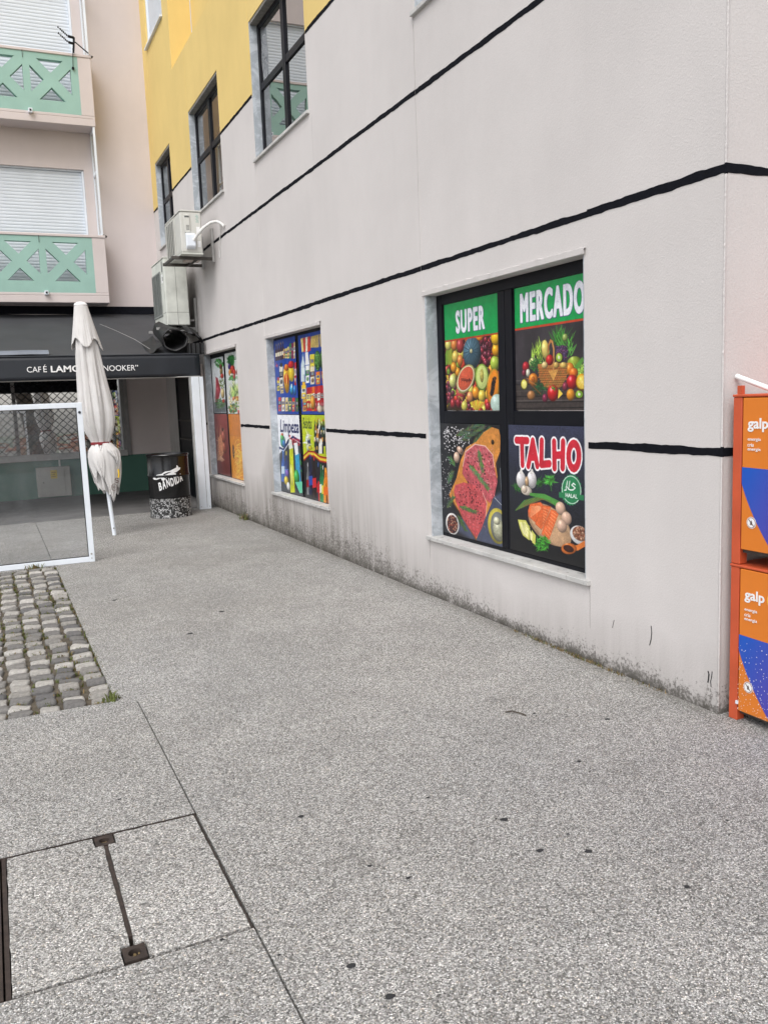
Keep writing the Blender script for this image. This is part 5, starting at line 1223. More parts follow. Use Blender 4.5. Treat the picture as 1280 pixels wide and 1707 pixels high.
MB().tube([(AX0, YA - 0.004, ZA1 + 0.006), (AX1, YA - 0.004, ZA1 + 0.006)], 0.012, 8).build('edge_hem', MAT['valance'], aw, smooth=50)
yl = YA - 0.022
def vm(x0, z0): return lambda a, b, c: (x0 + a, yl - c, z0 + b)
lettering('lettering', 'CAF', MAT['white_print'], aw, vm(0.552, 2.112), 0.185, 0.078)
lettering('lettering', 'É', MAT['white_print'], aw, vm(0.765, 2.112), 0.045, 0.104)
lettering('lettering', 'LAMO', MAT['white_print'], aw, vm(0.862, 2.106), 0.395, 0.092, bold=0.024)
lettering('lettering', '“SNOOKER”', MAT['white_print'], aw, vm(1.468, 2.108), 0.585, 0.079)
m = MB(); m.box(2.80, 2.975, 12.90, 13.0, 0.0, 1.992)
post = m.build('post', MAT['white_alu'], aw, bevel=0.004)
box('post_groove', MAT['steel_dark'], post, 2.909, 2.913, 12.8985, 12.8999, 0.03, 1.99)
box('side_post', MAT['steel_pale'], aw, 2.775, 2.7985, 12.93, 13.0, 0.0, 1.99)
for x in (2.82, 2.95): MB().tube([(x, 12.8995, 0.04), (x, 12.897, 0.04)], 0.006, 8).build('screw', MAT['steel_dark'], post)
# rolled black sheeting lying open on the canopy like a tunnel
rs = empty('rolled_tarpaulin', (2.633, 13.2, 2.36), 'black sheeting rolled into an open tunnel on the awning below the tall unit', 'tarpaulin')
n = 44; rows = []
for i in range(13):
    t = i / 12; y = 13.06 + 1.1 * t; cz = 2.545 + 0.24 * t; row = []
    for k in range(n):
        a = 2 * math.pi * k / n; q = 0.185 * (1 + 0.05 * math.sin(3 * a + 1.0 + t) + 0.022 * math.sin(7 * a + 4 * t)) * (1 - 0.18 * t)
        row.append((2.635 + q * 1.03 * math.cos(a) + 0.03 * t, y + 0.03 * math.sin(2 * a + 1), cz + q * math.sin(a) * 0.88))
    rows.append(row)
m = MB(); m.grid(rows, True); o = m.build('tunnel', MAT['black_plastic'], rs, smooth=70); o.modifiers.new('thickness', 'SOLIDIFY').thickness = 0.02
rows = []
for i in range(11):
    t = i / 10; row = []
    for k in range(25):
        u = k / 24; row.append((2.80 + 0.262 * u + 0.012 * math.sin(t * 9 + u * 3), 13.10 + 0.8 * t + 0.03 * math.sin(u * 14 + t * 3), (2.345 + (0.30 + 0.05 * math.sin(t * 5)) * (1 - (u * 0.9) ** 2.2) ** 0.5 if True else 0) + 0.012 * math.sin(u * 17 + t * 5) + 0.22 * t))
    rows.append(row)
m = MB(); m.grid(rows); o = m.build('drape', MAT['black_plastic'], rs, smooth=70); o.modifiers.new('thickness', 'SOLIDIFY').thickness = 0.012
m = MB(); m.grid([[(2.80 + 0.262 * k / 24, 13.09 + 0.012 * math.sin(k), z_) for k in range(25)] for z_ in (2.33, 2.42, 2.5)]); m.build('drape_front', MAT['black_plastic'], rs)
rows = []
for i in range(6):
    rows.append([(2.44 - 0.035 * i + 0.01 * math.sin(i * 2 + k * 0.5), 13.06 + k * 0.12, 2.35 + 0.03 * k + (0.13 - 0.026 * i) * (0.8 + 0.2 * math.sin(k * 1.3 + i))) for k in range(8)])
m = MB(); m.grid(rows); m.build('loose_fold', MAT['black_plastic'], rs, smooth=70)
tag(MB().tube([(2.30, 13.3, 2.43), (2.18, 13.9, 2.62), (2.0, 14.7, 2.83), (1.85, 15.3, 2.98)], 0.0035, 5).build('loose_cable', MAT['steel_pale']), 'thin pale cable lying across the charcoal awning', 'cable')

# ------------------------------------------------------------------ drain pipe and air conditioners
tag(MB().tube([(3.062, 13.36, 2.2), (3.062, 13.36, 0.0)], 0.022, 12).build('drainpipe', MAT['pipe_beige'], smooth=50), 'slim beige drainpipe on the wall beside the white awning post', 'drainpipe')
def grille(parent, x, y0, y1, z0, z1, mat, bars=9, rows_=5, void='ac_dark'):
    m = MB()
    m.box(x - 0.012, x - 0.002, y0, y1, z0, z0 + 0.02); m.box(x - 0.012, x - 0.002, y0, y1, z1 - 0.02, z1); m.box(x - 0.012, x - 0.002, y0, y0 + 0.02, z0 + 0.0205, z1 - 0.0205); m.box(x - 0.012, x - 0.002, y1 - 0.02, y1, z0 + 0.0205, z1 - 0.0205)
    g_ = m.build('grille_frame', mat, parent)
    m = MB(); m.box(x - 0.0018, x - 0.0005, y0 + 0.02, y1 - 0.02, z0 + 0.02, z1 - 0.02); m.build('fan_opening', MAT[void], g_)
    m = MB(); nb = int((z1 - z0) / 0.022)
    for k in range(nb):
        z = z0 + 0.022 + k * (z1 - z0 - 0.044) / (nb - 1); m.tube([(x - 0.009, y0 + 0.02, z), (x - 0.009, y1 - 0.02, z)], 0.0035, 4, False)
    for k in range(rows_):
        y = y0 + 0.02 + (k + 0.5) * (y1 - y0 - 0.04) / rows_; m.box(x - 0.0125, x - 0.0055, y - 0.004, y + 0.004, z0 + 0.0205, z1 - 0.0205)
    tag(m.build('grille_wires', mat, g_), kind='stuff')
a1 = empty('air_conditioner', (2.75, 12.55, 3.6), 'small ivory outdoor air conditioner on dirty brackets with white pipe', 'air conditioner', 'air conditioners on the shop wall')
bd = box('casing', MAT['ac'], a1, 2.605, 2.893, 12.05, 13.06, 3.645, 4.185, bevel=0.012)
box('casing_lid', MAT['ac'], a1, 2.598, 2.90, 12.042, 13.068, 4.1855, 4.205, bevel=0.004)
box('base_pan', MAT['ac_old'], a1, 2.60, 2.898, 12.045, 13.065, 3.625, 3.6445)
grille(a1, 2.6045, 12.42, 13.04, 3.665, 4.165, MAT['ac'])
vc = MB(); vc.prism([(2.665, 12.0495, 3.69), (2.665, 12.03, 3.69), (2.665, 11.985, 3.72), (2.665, 11.985, 3.88), (2.665, 12.015, 3.90), (2.665, 12.0495, 3.90)], (0.125, 0, 0)); vc.build('valve_cover', MAT['white_alu'], a1, bevel=0.01)
box('handle_panel', MAT['ac'], a1, 2.655, 2.735, 12.032, 12.0495, 3.905, 4.15, bevel=0.006)
box('handle_recess', MAT['ac_dark'], a1, 2.665, 2.725, 12.0305, 12.0318, 4.105, 4.128)
for q in range(4): box('vent_slot', MAT['ac_dark'], a1, 2.680, 2.722, 12.0305, 12.0318, 3.945 + q * 0.017, 3.952 + q * 0.017)
box('rating_label', MAT['white_print'], a1, 2.822, 2.868, 12.0475, 12.0493, 3.88, 3.99); box('rating_label', MAT['white_print'], a1, 2.826, 2.868, 12.0475, 12.0493, 3.72, 3.80)
for q in range(6): MB().box(2.815 + (q % 2) * 0.012, 2.862 - (q % 3) * 0.008, 12.0475, 12.0493, 4.05 + q * 0.018, 4.057 + q * 0.018).build('label_mark', MAT['mint'], a1)
for yb in (12.26, 12.90):
    box('bracket_arm', MAT['steel_dark'], a1, 2.50, 3.065, yb - 0.02, yb + 0.02, 3.585, 3.6245)
    box('bracket_leg', MAT['steel_pale'], a1, 3.066, 3.0975, yb - 0.022, yb + 0.022, 3.56, 4.02)
for q in (2.53, 2.86): box('bracket_bar', MAT['steel_dark'], a1, q - 0.018, q + 0.018, 12.281, 12.879, 3.588, 3.62)
MB().tube([(2.765, 11.99, 3.80), (2.80, 11.93, 3.86), (2.88, 11.87, 3.95), (2.97, 11.82, 4.01), (3.04, 11.77, 4.015), (3.07, 11.66, 3.97), (3.085, 11.58, 3.92)], [0.02, 0.021, 0.021, 0.02, 0.02, 0.019, 0.017], 10).build('pipe', MAT['pipe_white'], a1, smooth=60)
MB().tube([(3.07, 11.72, 3.99), (3.088, 11.80, 3.90), (3.09, 11.9, 3.72), (3.09, 11.93, 3.57)], 0.007, 6).build('drain_hose', MAT['pipe_white'], a1, smooth=60)
box('drip_tray', MAT['pipe_beige'], a1, 2.72, 2.94, 12.44, 12.60, 3.595, 3.6242, bevel=0.006)
a2 = empty('air_conditioner', (2.78, 13.94, 2.74), 'tall weathered ivory air conditioner on brackets directly above the awning corner', 'air conditioner', 'air conditioners on the shop wall')
box('casing', MAT['ac_old'], a2, 2.612, 2.960, 13.45, 14.44, 2.795, 3.79, bevel=0.012); box('casing_lid', MAT['ac_old'], a2, 2.606, 2.966, 13.444, 14.446, 3.7905, 3.806, bevel=0.004)
for b_ in ((2.780, 2.7835, 13.4485, 13.4497, 2.80, 3.78), (2.62, 2.955, 13.4485, 13.4497, 2.9875, 2.991)): box('seam', MAT['dark'], a2, *b_)
box('seam', MAT['dark'], a2, 2.6105, 2.6118, 13.46, 13.70, 2.9875, 2.991)
grille(a2, 2.6115, 13.73, 14.42, 2.965, 3.63, MAT['ac_grey'], rows_=3, void='ac_grey')
box('rating_label', MAT['white_print'], a2, 2.6098, 2.6115, 13.56, 13.68, 3.44, 3.57); box('label_mark', MAT['dark'], a2, 2.6085, 2.6096, 13.565, 13.60, 3.47, 3.53); box('badge', MAT['ac_dark'], a2, 2.6098, 2.6115, 13.56, 13.62, 3.60, 3.76)
for yb in (13.60, 14.28):
    box('bracket_arm', MAT['steel_pale'], a2, 2.47, 3.065, yb - 0.02, yb + 0.02, 2.735, 2.7745); box('bracket_leg', MAT['steel_pale'], a2, 3.066, 3.0975, yb - 0.025, yb + 0.025, 2.70, 3.22)
for q in (2.56, 2.80): box('bracket_foot', MAT['steel_pale'], a2, q, q + 0.06, 13.56, 13.66, 2.775, 2.7945)
MB().tube([(2.96, 13.62, 2.88), (3.06, 13.60, 2.88)], 0.018, 8).build('pipe', MAT['steel_pale'], a2)
# ------------------------------------------------------------------ glass wind screen
wb = empty('glass_windbreak', (0.0, 9.33, 0), 'clear glass wind screen in a white aluminium frame beside the cobbles', 'glass screen')
GX0, GX1, YG = -1.25, 0.885, 9.33
box('frame_post', MAT['white_alu'], wb, GX1 - 0.055, GX1, YG - 0.025, YG + 0.025, 0.0, 1.6545, bevel=0.003); box('frame_post', MAT['white_alu'], wb, GX0, GX0 + 0.055, YG - 0.025, YG + 0.025, 0.0, 1.6545, bevel=0.003)
box('top_rail', MAT['white_alu'], wb, GX0 + 0.0555, GX1 - 0.0555, YG - 0.0245, YG + 0.0245, 1.602, 1.654, bevel=0.003)
box('bottom_rail', MAT['white_alu'], wb, GX0 + 0.0555, GX1 - 0.0555, YG - 0.0245, YG + 0.0245, 0.002, 0.056, bevel=0.003)
box('pane', MAT['glass'], wb, GX0 + 0.056, GX1 - 0.056, YG - 0.004, YG + 0.004, 0.0565, 1.6015)
gk = MB(); gk.box(GX1 - 0.0620, GX1 - 0.0565, YG - 0.012, YG + 0.012, 0.0565, 1.6015); gk.box(GX0 + 0.057, GX1 - 0.063, YG - 0.012, YG + 0.012, 0.0565, 0.062); gk.box(GX0 + 0.057, GX1 - 0.063, YG - 0.012, YG + 0.012, 1.596, 1.6015); gk.build('gasket', MAT['dark'], wb)
for z, r_ in ((1.555, 0.014), (0.085, 0.010), (0.04, 0.006)): MB().tube([(GX1 - 0.03, YG - 0.0255, z), (GX1 - 0.03, YG - 0.031, z)], r_, 12).build('bolt', simple('dark_bolt', (0.05, 0.055, 0.07, 1), 0.4, 0.5) if z > 1 else MAT['steel_pale'], wb)

# ------------------------------------------------------------------ closed parasol, leaning slightly
pa = empty('parasol', (1.31, 11.1, 0), 'closed off white parasol strapped with red webbing on a white pole', 'parasol')
UY = 11.1
def ax(z): return 1.312 - 0.0617 * z
MB().tube([(ax(0), UY, 0.0), (ax(1.4), UY, 1.4), (ax(2.84), UY, 2.84)], 0.025, 16).build('pole', MAT['white_alu'], pa, smooth=50)
MB().tube([(ax(0.09) , UY - 0.0255, 0.09), (ax(0.09), UY - 0.03, 0.09)], 0.008, 8).build('bolt', MAT['steel_dark'], pa)
NT_ = 168
prof = [(2.815, .070), (2.70, .088), (2.55, .108), (2.40, .130), (2.20, .148), (2.0, .166), (1.85, .180), (1.70, .197), (1.56, .207), (1.45, .203), (1.36, .186), (1.28, .158), (1.22, .130), (1.185, .113), (1.15, .110)]
def interp(tab, z):
    for (z0, a), (z1, b) in zip(tab, tab[1:]):
        if z0 >= z >= z1:
            t = (z0 - z) / (z0 - z1); t = t * t * (3 - 2 * t) if False else t; return a + (b - a) * t
    return tab[-1][1] if z < tab[-1][0] else tab[0][1]
rows = []
zs_ = np.linspace(2.815, 1.15, 70)
g = random.Random(12); ph = [g.uniform(0, 6.28) for _ in range(6)]
for z in zs_:
    r_ = interp(prof, z); row = []; tw = 0.25 * math.sin((2.8 - z) * 1.1); dep = 0.06 + 0.17 * min(1, (2.815 - z) / 0.6)
    if z < 1.4: dep = 0.23 - 0.05 * (1.4 - z) / 0.25
    for k in range(NT_):
        a = 2 * math.pi * k / NT_; u = 4 * (a + tw) + 0.5 * math.sin(a * 2 + ph[0] + z)
        fold = (1 - abs(math.sin(u)) ** 0.75)                         # sharp valleys between eight soft lobes
        fine = 0.018 * math.sin(17 * a + 3 * z + ph[1]) + 0.012 * math.sin(29 * a - 5 * z + ph[2])
        big = 0.05 * math.sin(a * 2 + ph[3] + z * 1.3)
        q = r_ * (1.04 - dep * 1.15 * fold + fine + big)
        row.append((ax(z) + q * math.cos(a), UY + q * math.sin(a), z))
    rows.append(row)
m = MB(); m.grid(rows, True); m.build('canopy', MAT['canvas'], pa, smooth=75)
rows = []
for i in range(26):
    t = i / 25; row = []
    for k in range(NT_):
        a = 2 * math.pi * k / NT_; pt = 0.5 + 0.5 * math.cos(4 * a + 0.9 + 0.4 * math.sin(a))
        hem = 2.40 - 0.115 * pt - 0.03 * math.sin(a + 0.5); z = 2.822 + (hem - 2.822) * t
        q = (0.074 + (0.168 - 0.074) * t ** 0.95) * (1 + (0.10 * t) * (math.cos(4 * a + 0.9 + 0.4 * math.sin(a)) * 0.75) + 0.03 * t * math.sin(11 * a + 4 * t) + 0.012 * math.sin(33 * a))
        row.append((ax(z) + q * math.cos(a) * 1.0, UY + q * math.sin(a), z))
    rows.append(row)
m = MB(); m.grid(rows, True); o = m.build('top_flap', MAT['canvas'], pa, smooth=75); o.modifiers.new('thickness', 'SOLIDIFY').thickness = 0.003
MB().lathe([(0.078, -0.004), (0.078, 0.004), (0.068, 0.02), (0.045, 0.034), (0.018, 0.04), (0.0, 0.041)], (ax(2.83), UY, 2.825), 28).build('finial', MAT['white_print'], pa, smooth=40)
MB().lathe([(0.0745, -0.010), (0.0755, 0.0)], (ax(2.82), UY, 2.823), 28).build('finial_band', MAT['steel_dark'], pa)
# lower skirt below the strap: an inner gathered layer and overlapping pointed folds hanging over it
sk = [(1.16, .108), (1.12, .132), (1.07, .166), (1.0, .178), (.92, .178), (.78, .164), (.62, .142), (.45, .110)]
rows = []; NS = 160
for i in range(40):
    t = i / 39; row = []
    for k in range(NS):
        a = 2 * math.pi * k / NS; hem = 0.60 - 0.06 * math.sin(3 * a + 1.1) - 0.04 * math.sin(7 * a + 0.4); z = 1.15 + (hem - 1.15) * t
        fold = (1 - abs(math.sin(4.5 * a + 0.8 + 0.9 * t)) ** 0.7)
        q = interp(sk, z) * (0.95 - (0.18 + 0.16 * t) * fold + 0.04 * math.sin(13 * a + 4 * t)); row.append((ax(z) + 0.014 + q * math.cos(a), UY + q * math.sin(a), z))
    rows.append(row)
m = MB(); m.grid(rows, True); m.build('lower_skirt', MAT['canvas'], pa, smooth=40)
def hang(a0, zb, wmax, lift, seed, skew=0.0, z0=1.16):
    """one pointed fold: gathered at the strap, widest a third of the way down, ending in a corner"""
    g = random.Random(seed); rows = []; NT2, NW = 16, 15; ph1, ph2 = g.uniform(0, 6), g.uniform(0, 6)
    for i in range(NT2 + 1):
        t = i / NT2; wd = wmax * (0.30 + 1.05 * math.sin(min(1, t / 0.42) * math.pi / 2) * 0.67 if t < 0.42 else 1.0 - 0.92 * ((t - 0.42) / 0.58) ** 1.25); row = []
        for k in range(NW + 1):
            s_ = -1 + 2 * k / NW; a = R(a0) + skew * t + s_ * wd
            zz = z0 + (zb - z0) * t + 0.035 * (1 - abs(s_)) * 0 - 0.028 * math.sin(3 * s_ + ph1) * t
            crease = 0.009 * (1 - abs((s_ * 1.7 + 0.4 * math.sin(ph1)) % 1.0 - 0.5) * 2) * (0.4 + t) + 0.005 * math.sin(4 * s_ + 5 * t + ph2) * t
            q = interp(sk, max(zz, 0.45)) * 1.02 + lift * (0.25 + 0.75 * math.sin(min(1, t * 1.4) * math.pi / 2)) + crease
            row.append((ax(zz) + 0.014 + q * math.cos(a), UY + q * math.sin(a), zz))
        rows.append(row)
    m = MB(); m.grid(rows); o = m.build('hanging_fold', MAT['canvas'], pa, smooth=42); o.modifiers.new('thickness', 'SOLIDIFY').thickness = 0.0025
for q in ((200, .70, .55, .004, 1, .25), (320, .62, .60, .004, 2, -.15), (20, .68, .60, .006, 3, .1), (90, .60, .6, .006, 4, 0), (150, .66, .55, .006, 9, 0), (278, .455, .62, .012, 5, .06), (232, .74, .42, .020, 6, .30), (318, .86, .40, .022, 7, -.10), (292, .93, .34, .030, 8, .22)): hang(*q)
MB().lathe([(0.116, -0.017), (0.121, -0.016), (0.121, 0.016), (0.116, 0.017)], (ax(1.158), UY, 1.158), 40).build('strap', MAT['red'], pa, smooth=30)
def on_skirt(x, z, c=0.0):
    r_ = interp(sk, max(z, .45)) * 1.02 + 0.030; d = x - ax(z) - 0.014
    return (x, UY - math.sqrt(max(r_ * r_ - d * d, 0.002)) - c, z)
MB().tube([on_skirt(1.400, .83), on_skirt(1.405, .78, .004), on_skirt(1.398, .73, .002)], 0.010, 6).build('yellow_cord', MAT['yellow_tag'], pa)
def ink(name, pts, w_): return MB().tube([on_skirt(*p) for p in pts], w_, 5).build(name, MAT['brown_print'], pa)
hx, hz = 1.335, .615
ink('printed_hexagon', [(hx + .036 * math.cos(k * math.pi / 3 + .5), hz + .046 * math.sin(k * math.pi / 3 + .5)) for k in range(7)], 0.0026)
lettering('printed_letters', 'SC', MAT['brown_print'], pa, lambda a, b, c: on_skirt(hx - .017 + a, hz - .012 + b, c), 0.034, 0.026)
ink('printed_letter', [(1.372 + .020 * math.cos(t), .712 + .013 * math.sin(t)) for t in np.linspace(0.2, 4.2, 7)] + [(1.372 + .020 * math.cos(t), .683 + .015 * math.sin(t)) for t in np.linspace(1.4, -2.4, 7)], 0.004)

# ------------------------------------------------------------------ oil drum
BC = (2.285, 12.47)
dm = empty('oil_drum', (BC[0], BC[1], 0.0), 'black oil drum with white BANDIDA print and speckled lower band', 'drum')
RD_ = 0.288
pr = [(RD_, .2905)]
for z in (.60,): pr += [(RD_, z - .02), (RD_ + .009, z - .008), (RD_ + .009, z + .008), (RD_, z + .02)]
pr += [(RD_, .87), (RD_ + .010, .880), (RD_ + .012, .892), (RD_ + .006, .902), (RD_ - .006, .90), (RD_ - .012, .880), (0, .878)]
MB().lathe(pr, (*BC, 0), 64).build('drum_body', MAT['drum'], dm, smooth=40)
MB().lathe([(RD_ + .004, 0.002), (RD_ + .006, .012), (RD_ + .002, .022), (RD_ + .002, .280)], (*BC, 0), 64).build('speckled_band', MAT['terrazzo'], dm, smooth=40)
MB().lathe([(RD_ + .001, .2802), (RD_ + .010, .284), (RD_ + .010, .290), (RD_, .2945)], (*BC, 0), 64).build('hoop', MAT['drum'], dm, smooth=40)
A0 = math.atan2(-BC[1], -BC[0]) + 0.02
def drum(u, v, c=0.0): a = A0 + u / RD_; return (BC[0] + (RD_ + 0.0015 + c) * math.cos(a), BC[1] + (RD_ + 0.0015 + c) * math.sin(a), v)
ROT = R(19)
def dl(u0, v0):
    def f(a, b, c):
        x = a; y = b; return drum(u0 + x * math.cos(ROT) - (y * 0.35) * math.sin(ROT) , v0 + x * math.sin(ROT) + y, c)
    return f
for k, (ch, wd, h, dz) in enumerate((('B', .052, .115, 0.0), ('A', .056, .142, .0), ('N', .054, .118, .010), ('D', .050, .116, .0), ('I', .018, .112, .004), ('D', .052, .116, .006), ('A', .056, .112, .010))):
    u = (-.150, -.095, -.036, .022, .076, .099, .152)[k]
    lettering('lettering', ch, MAT['white_print'], dm, dl(u, .395 + (u + .15) * math.tan(ROT) * 0.95 + dz), wd * 0.92, h, bold=0.035)
Z4 = lambda px, py: ((px - 530) * .00135, .878 - (py - 880) * .00124)
def blob(pts, mat='white_print', c=0.0):
    m = MB(); P = [Z4(*p) for p in pts]; bm = m.bm
    f = bm.faces.new([bm.verts.new((u, v, 0)) for u, v in P]); bmesh.ops.triangulate(bm, faces=[f])
    bmesh.ops.subdivide_edges(bm, edges=[e for e in bm.edges if e.calc_length() > 0.03], cuts=2, use_grid_fill=False)
    bmesh.ops.triangulate(bm, faces=bm.faces)
    for v in bm.verts: v.co = Vector(drum(v.co.x, v.co.y, c + 0.0008))
    return m.build('printed_emblem', MAT[mat], dm)
blob([(345, 1128), (358, 1105), (400, 1085), (455, 1075), (490, 1050), (540, 1045), (590, 1022), (612, 1010), (615, 985), (632, 1000), (634, 1014), (658, 1015), (652, 1036), (610, 1062), (560, 1078), (520, 1095), (470, 1105), (440, 1125), (400, 1140), (360, 1140)])
blob([(440, 1108), (470, 1098), (500, 1092), (535, 1085), (580, 1070), (605, 1080), (600, 1096), (575, 1090), (560, 1110), (545, 1096), (520, 1098), (500, 1125), (478, 1150), (455, 1150), (446, 1130)], c=0.0003)
blob([(380, 1118), (410, 1100), (450, 1094), (430, 1112), (395, 1125)], 'drum', 0.0016); blob([(470, 1080), (520, 1060), (560, 1056), (520, 1074), (480, 1090)], 'drum', 0.0016); blob([(480, 1122), (492, 1105), (505, 1110), (495, 1128)], 'drum', 0.0022)

# ------------------------------------------------------------------ gas bottle cages stacked by the corner
XG = 3.115; GY0, GY1, GD = 1.75, 2.937, 0.62
def cage(z0, z1, label, speckle):
    cg = empty('gas_bottle_cage', (XG + 0.3, 2.35, z0), label, 'gas cage', 'stacked gas bottle cages')
    dz0 = z0 + (0.075 if z0 > 0.5 else 0.055); dz1 = z1 - 0.012
    box('frame_post', MAT['coral'], cg, XG, XG + 0.05, GY1 - 0.050, GY1, z0, z1 - 0.0125, bevel=0.003); box('frame_post', MAT['coral'], cg, XG, XG + 0.05, GY0, GY0 + 0.05, z0, z1 - 0.0125, bevel=0.003)
    for y in (GY1 - 0.05, GY0): box('frame_post', MAT['coral'], cg, XG + GD - 0.05, XG + GD, y, y + 0.05, z0, z1 - 0.0125, bevel=0.003)
    box('roof_tray', MAT['coral'], cg, XG - 0.004, XG + GD, GY0 - 0.004, GY1 + 0.003, z1 - 0.012, z1, bevel=0.003)
    box('floor_tray', MAT['steel_dark'], cg, XG + 0.02, XG + GD - 0.02, GY0 + 0.051, GY1 - 0.051, dz0 - 0.02, dz0 - 0.001)
    box('back_panel', MAT['coral'], cg, XG + GD - 0.012, XG + GD - 0.001, GY0 + 0.0505, GY1 - 0.0505, dz0, z1 - 0.0125); box('end_panel', MAT['coral'], cg, XG + 0.051, XG + GD - 0.051, GY1 - 0.012, GY1 - 0.002, dz0, z1 - 0.0125); box('end_panel', MAT['coral'], cg, XG + 0.051, XG + GD - 0.051, GY0 + 0.002, GY0 + 0.012, dz0, z1 - 0.0125)
    d1 = GY1 - 0.0605
    dr = box('door', MAT['orange'], cg, XG - 0.004, XG + 0.018, GY0 + 0.055, d1, dz0, dz1 - 0.004, bevel=0.002)
    zt_, zm, zl = z1 - 0.02, z0 + (z1 - z0) * 0.555, dz0
    g_ = MB(); g_.box(XG + 0.02, XG + 0.04, d1 + 0.001, GY1 - 0.0505, zm + 0.012, zt_ - 0.02); g_.box(XG + 0.02, XG + 0.04, d1 + 0.001, GY1 - 0.0505, zl + 0.02, zm - 0.012); g_.build('door_gap', MAT['dark'], cg)
    X = XG - 0.0048
    def P(s_, z): return (X, d1 - s_, z)
    zq = z1 - 0.33; h = zq - dz0
    # printed swoosh
    cur = [(0.0, zq), (0.0, zq - 0.075)] + [(0.0 + 0.135 * t + 0.05 * t * t, zq - 0.075 - (h - 0.075) * (t ** 0.92)) for t in np.linspace(0.08, 1, 12)] + [(0.9, dz0 + 0.001), (1.05, dz0 + 0.08), (1.05, zq - 0.02)]
    t_ = NT('blue_violet_print'); gz = t_.sep()[1]
    f = t_.mapr(gz, d1 - 2.35 - 0.40, d1 - 2.35 - 0.04, 1, 0, False); zc_ = t_.mapr(t_.sep()[2], dz0 - z0, zq - z0, 0.55, 0.0, False)
    mat = t_.done(t_.mix(t_.math('ADD', f, zc_, True), (0.006, 0.085, 0.46, 1), (0.085, 0.050, 0.36, 1)), 0.35)
    m = MB(); fc = m.face([P(*q) for q in cur]); bmesh.ops.triangulate(m.bm, faces=[fc]); m.build('printed_swoosh', mat, dr)
    def tm(s0, zz): return lambda a, b, c: (X - 0.0005 - c, d1 - s0 - a, zz + b)
    lettering('lettering', 'galp', MAT['white_print'], dr, tm(0.030, z1 - 0.168), 0.112, 0.062, bold=0.022)
    for q, s_ in enumerate(('energia', 'cria', 'energia')): lettering('lettering', s_, MAT['white_print'], dr, tm(0.031, z1 - 0.212 - q * 0.0225), (0.072, 0.034, 0.072)[q], 0.0175 if q != 1 else 0.0155, bold=0.004)
    n = 28; c0 = (0.20, z1 - 0.135)
    MB().face([(X - 0.0008, d1 - c0[0] + 0.045 * math.cos(2 * math.pi * k / n), c0[1] + 0.045 * math.sin(2 * math.pi * k / n)) for k in range(n)]).loop_total if False else None
    m = MB(); m.face([(X - 0.0008, d1 - c0[0] + 0.045 * math.cos(2 * math.pi * k / n), c0[1] + 0.045 * math.sin(2 * math.pi * k / n)) for k in range(n)]); m.build('round_logo', simple('amber_print', (0.80, 0.42, 0.06, 1), 0.4), dr)
    c1 = (0.060, dz0 + 0.130)
    for r_, c_, mt in ((0.027, 0.0010, MAT['white_print']), (0.0245, 0.0016, simple('brown_ring', (0.28, 0.10, 0.06, 1), 0.5)), (0.0215, 0.0022, MAT['white_print'])):
        m = MB(); m.face([(X - c_, d1 - c1[0] + r_ * math.cos(2 * math.pi * k / n), c1[1] + r_ * math.sin(2 * math.pi * k / n)) for k in range(n)]); m.build('warning_sign', mt, dr)
    m = MB(); xk = X - 0.0028
    def q2(u, v): return (xk, d1 - c1[0] - u, c1[1] + v)
    m.face([q2(-0.016, 0.013), q2(-0.013, 0.016), q2(0.016, -0.013), q2(0.013, -0.016)])
    m.face([q2(-0.006, -0.010), q2(0.004, -0.010), q2(0.006, 0.002), q2(0.001, 0.012), q2(-0.004, 0.002)]); m.build('warning_symbol', MAT['brown_print'], dr)
    if speckle:
        m = MB(); g = random.Random(3)
        for k in range(420):
            s_, z = abs(g.gauss(0, 0.5)) * 0.9, dz0 + 0.004 + abs(g.gauss(0, 0.16)); r_ = g.uniform(0.0012, 0.0032)
            if s_ < 1.0 and z < zq: m.face([(X - 0.0034, d1 - s_ + r_ * g.uniform(.6, 1.2) * math.cos(a), z + r_ * g.uniform(.6, 1.2) * math.sin(a)) for a in (0, 1.3, 2.6, 3.9, 5.1)])
        tag(m.build('paint_flecks', MAT['white_print'], dr), kind='stuff')
        box('hinge', MAT['white_alu'], cg, XG - 0.008, XG - 0.0005, GY1 - 0.062, GY1 - 0.048, 0.085, 0.10)
    return cg
cage(0.0, 0.757, 'lower orange gas bottle cage standing on the pavement with white paint flecks', True)
cage(0.759, 1.545, 'upper orange gas bottle cage stacked on the lower cage at the corner', False)
box('roof_peg', MAT['coral'], bpy.data.objects['gas_bottle_cage.001'], XG, XG + 0.022, GY1 - 0.045, GY1 - 0.022, 1.5455, 1.585)
stick = MB(); stick.tube([(3.175, 2.978, 1.628), (3.20, 2.80, 1.562)], 0.012, 10)
tag(stick.build('white_tube', MAT['white_print'], smooth=50), 'short white plastic tube lying tilted on top of the upper cage', 'tube')

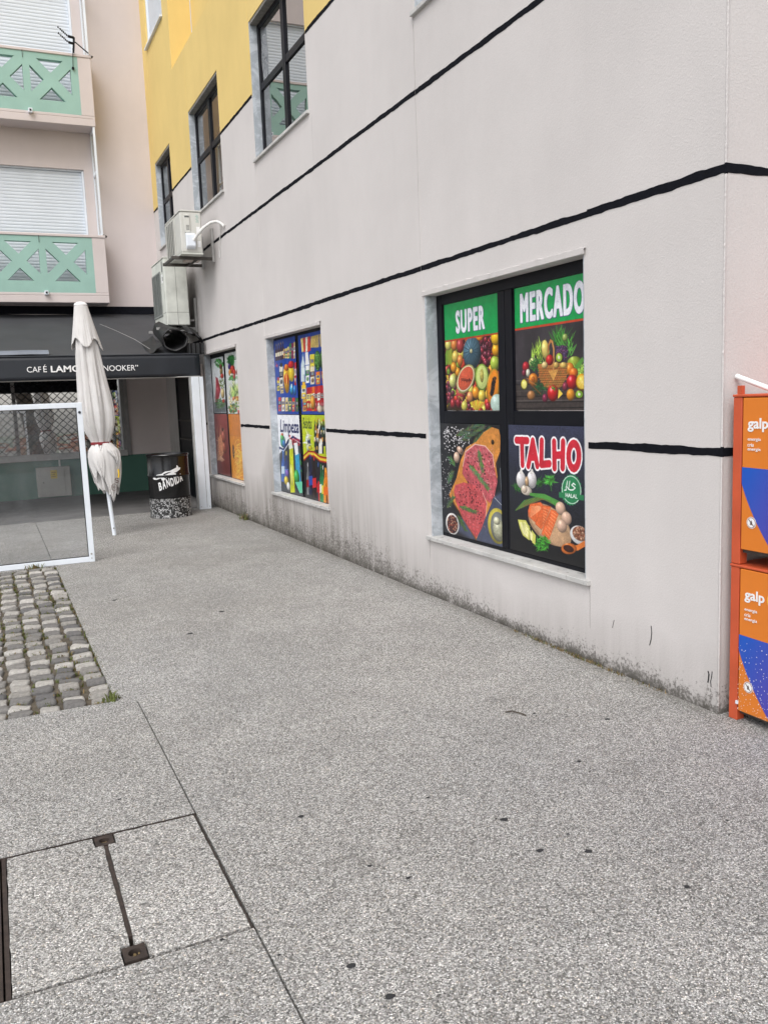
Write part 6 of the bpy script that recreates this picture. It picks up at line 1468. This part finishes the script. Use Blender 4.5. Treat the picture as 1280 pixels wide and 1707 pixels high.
# ------------------------------------------------------------------ what lies behind the photographer (seen only in the window reflections)
def land(x, y):
    d = -y
    return (-4 - 41 * min(1, max(0, d - 7) / 150)) + 22 * max(0, (d - 250) / 900) + 3 * math.sin(x * 0.008 + 1) * min(1, d / 200)
t = MB(); rows = []
for i in range(40):
    y = -5.02 - (i / 39) ** 2.0 * 1250
    rows.append([(x, y, -1.5 if i == 0 else land(x, y)) for x in np.linspace(-900, 900, 41)])
t.grid(rows); structure(t.build('terrain', MAT['hill'], smooth=80))
hm = {q: MB() for q in ('house_a', 'house_b', 'roof_t')}; g = random.Random(21)
for k in range(900):
    y = -g.uniform(330, 1000); x = g.uniform(-330, 420); z = land(x, y) - 1; w_, d_, h = g.uniform(6, 14), g.uniform(6, 10), g.uniform(4, 10)
    hm[g.choice(['house_a', 'house_a', 'house_b'])].box(x, x + w_, y, y + d_, z, z + h); hm['roof_t'].box(x - .3, x + w_ + .3, y - .3, y + d_ + .3, z + h + 0.01, z + h + 1.0)
ht = MB(); bms = []
for q in hm: tag(hm[q].build('far_town', MAT[q]), {'house_a': 'pale walls of the far hillside town', 'house_b': 'ochre walls of the far hillside town', 'roof_t': 'tiled roofs of the far hillside town'}[q], 'town', kind='stuff')
tr = empty('street_tree', (1.6, -3.6, 0), 'leaning dark tree trunk reflected in the cafe window behind the lattice', 'tree')
MB().tube([(1.75, -3.6, -0.05), (1.62, -3.6, 1.0), (1.42, -3.6, 2.0), (1.15, -3.6, 3.2)], [0.42, 0.36, 0.33, 0.28], 14).build('trunk', MAT['bark'], tr, smooth=60)
for a, b in (((1.15, -3.6, 3.15), (0.4, -3.9, 4.6)), ((1.15, -3.6, 3.15), (1.9, -3.3, 4.8)), ((1.45, -3.6, 1.9), (1.95, -3.6, 2.25))): MB().tube([a, b], [0.16, 0.07], 10).build('limb', MAT['bark'], tr)
m = MB(); g = random.Random(4)
for k in range(2600):
    c = Vector((g.gauss(0, 1), g.gauss(0, 1), g.gauss(0, 1))); c = c.normalized() * (g.random() ** 0.4); c = Vector((1.1 + c.x * 2.0, -3.7 + c.y * 1.6, 5.3 + c.z * 1.3))
    a, b = g.uniform(0, 6.28), g.uniform(-1, 1); d = Vector((math.cos(a), math.sin(a), b)).normalized() * 0.10; e = d.orthogonal().normalized() * 0.05
    m.face([c - d, c + e, c + d, c - e])
tag(m.build('crown', MAT['leaf'], tr, recalc=False), kind='stuff')
scene.render.engine = 'CYCLES'
scene.cycles.max_bounces = 8; scene.cycles.transparent_max_bounces = 8
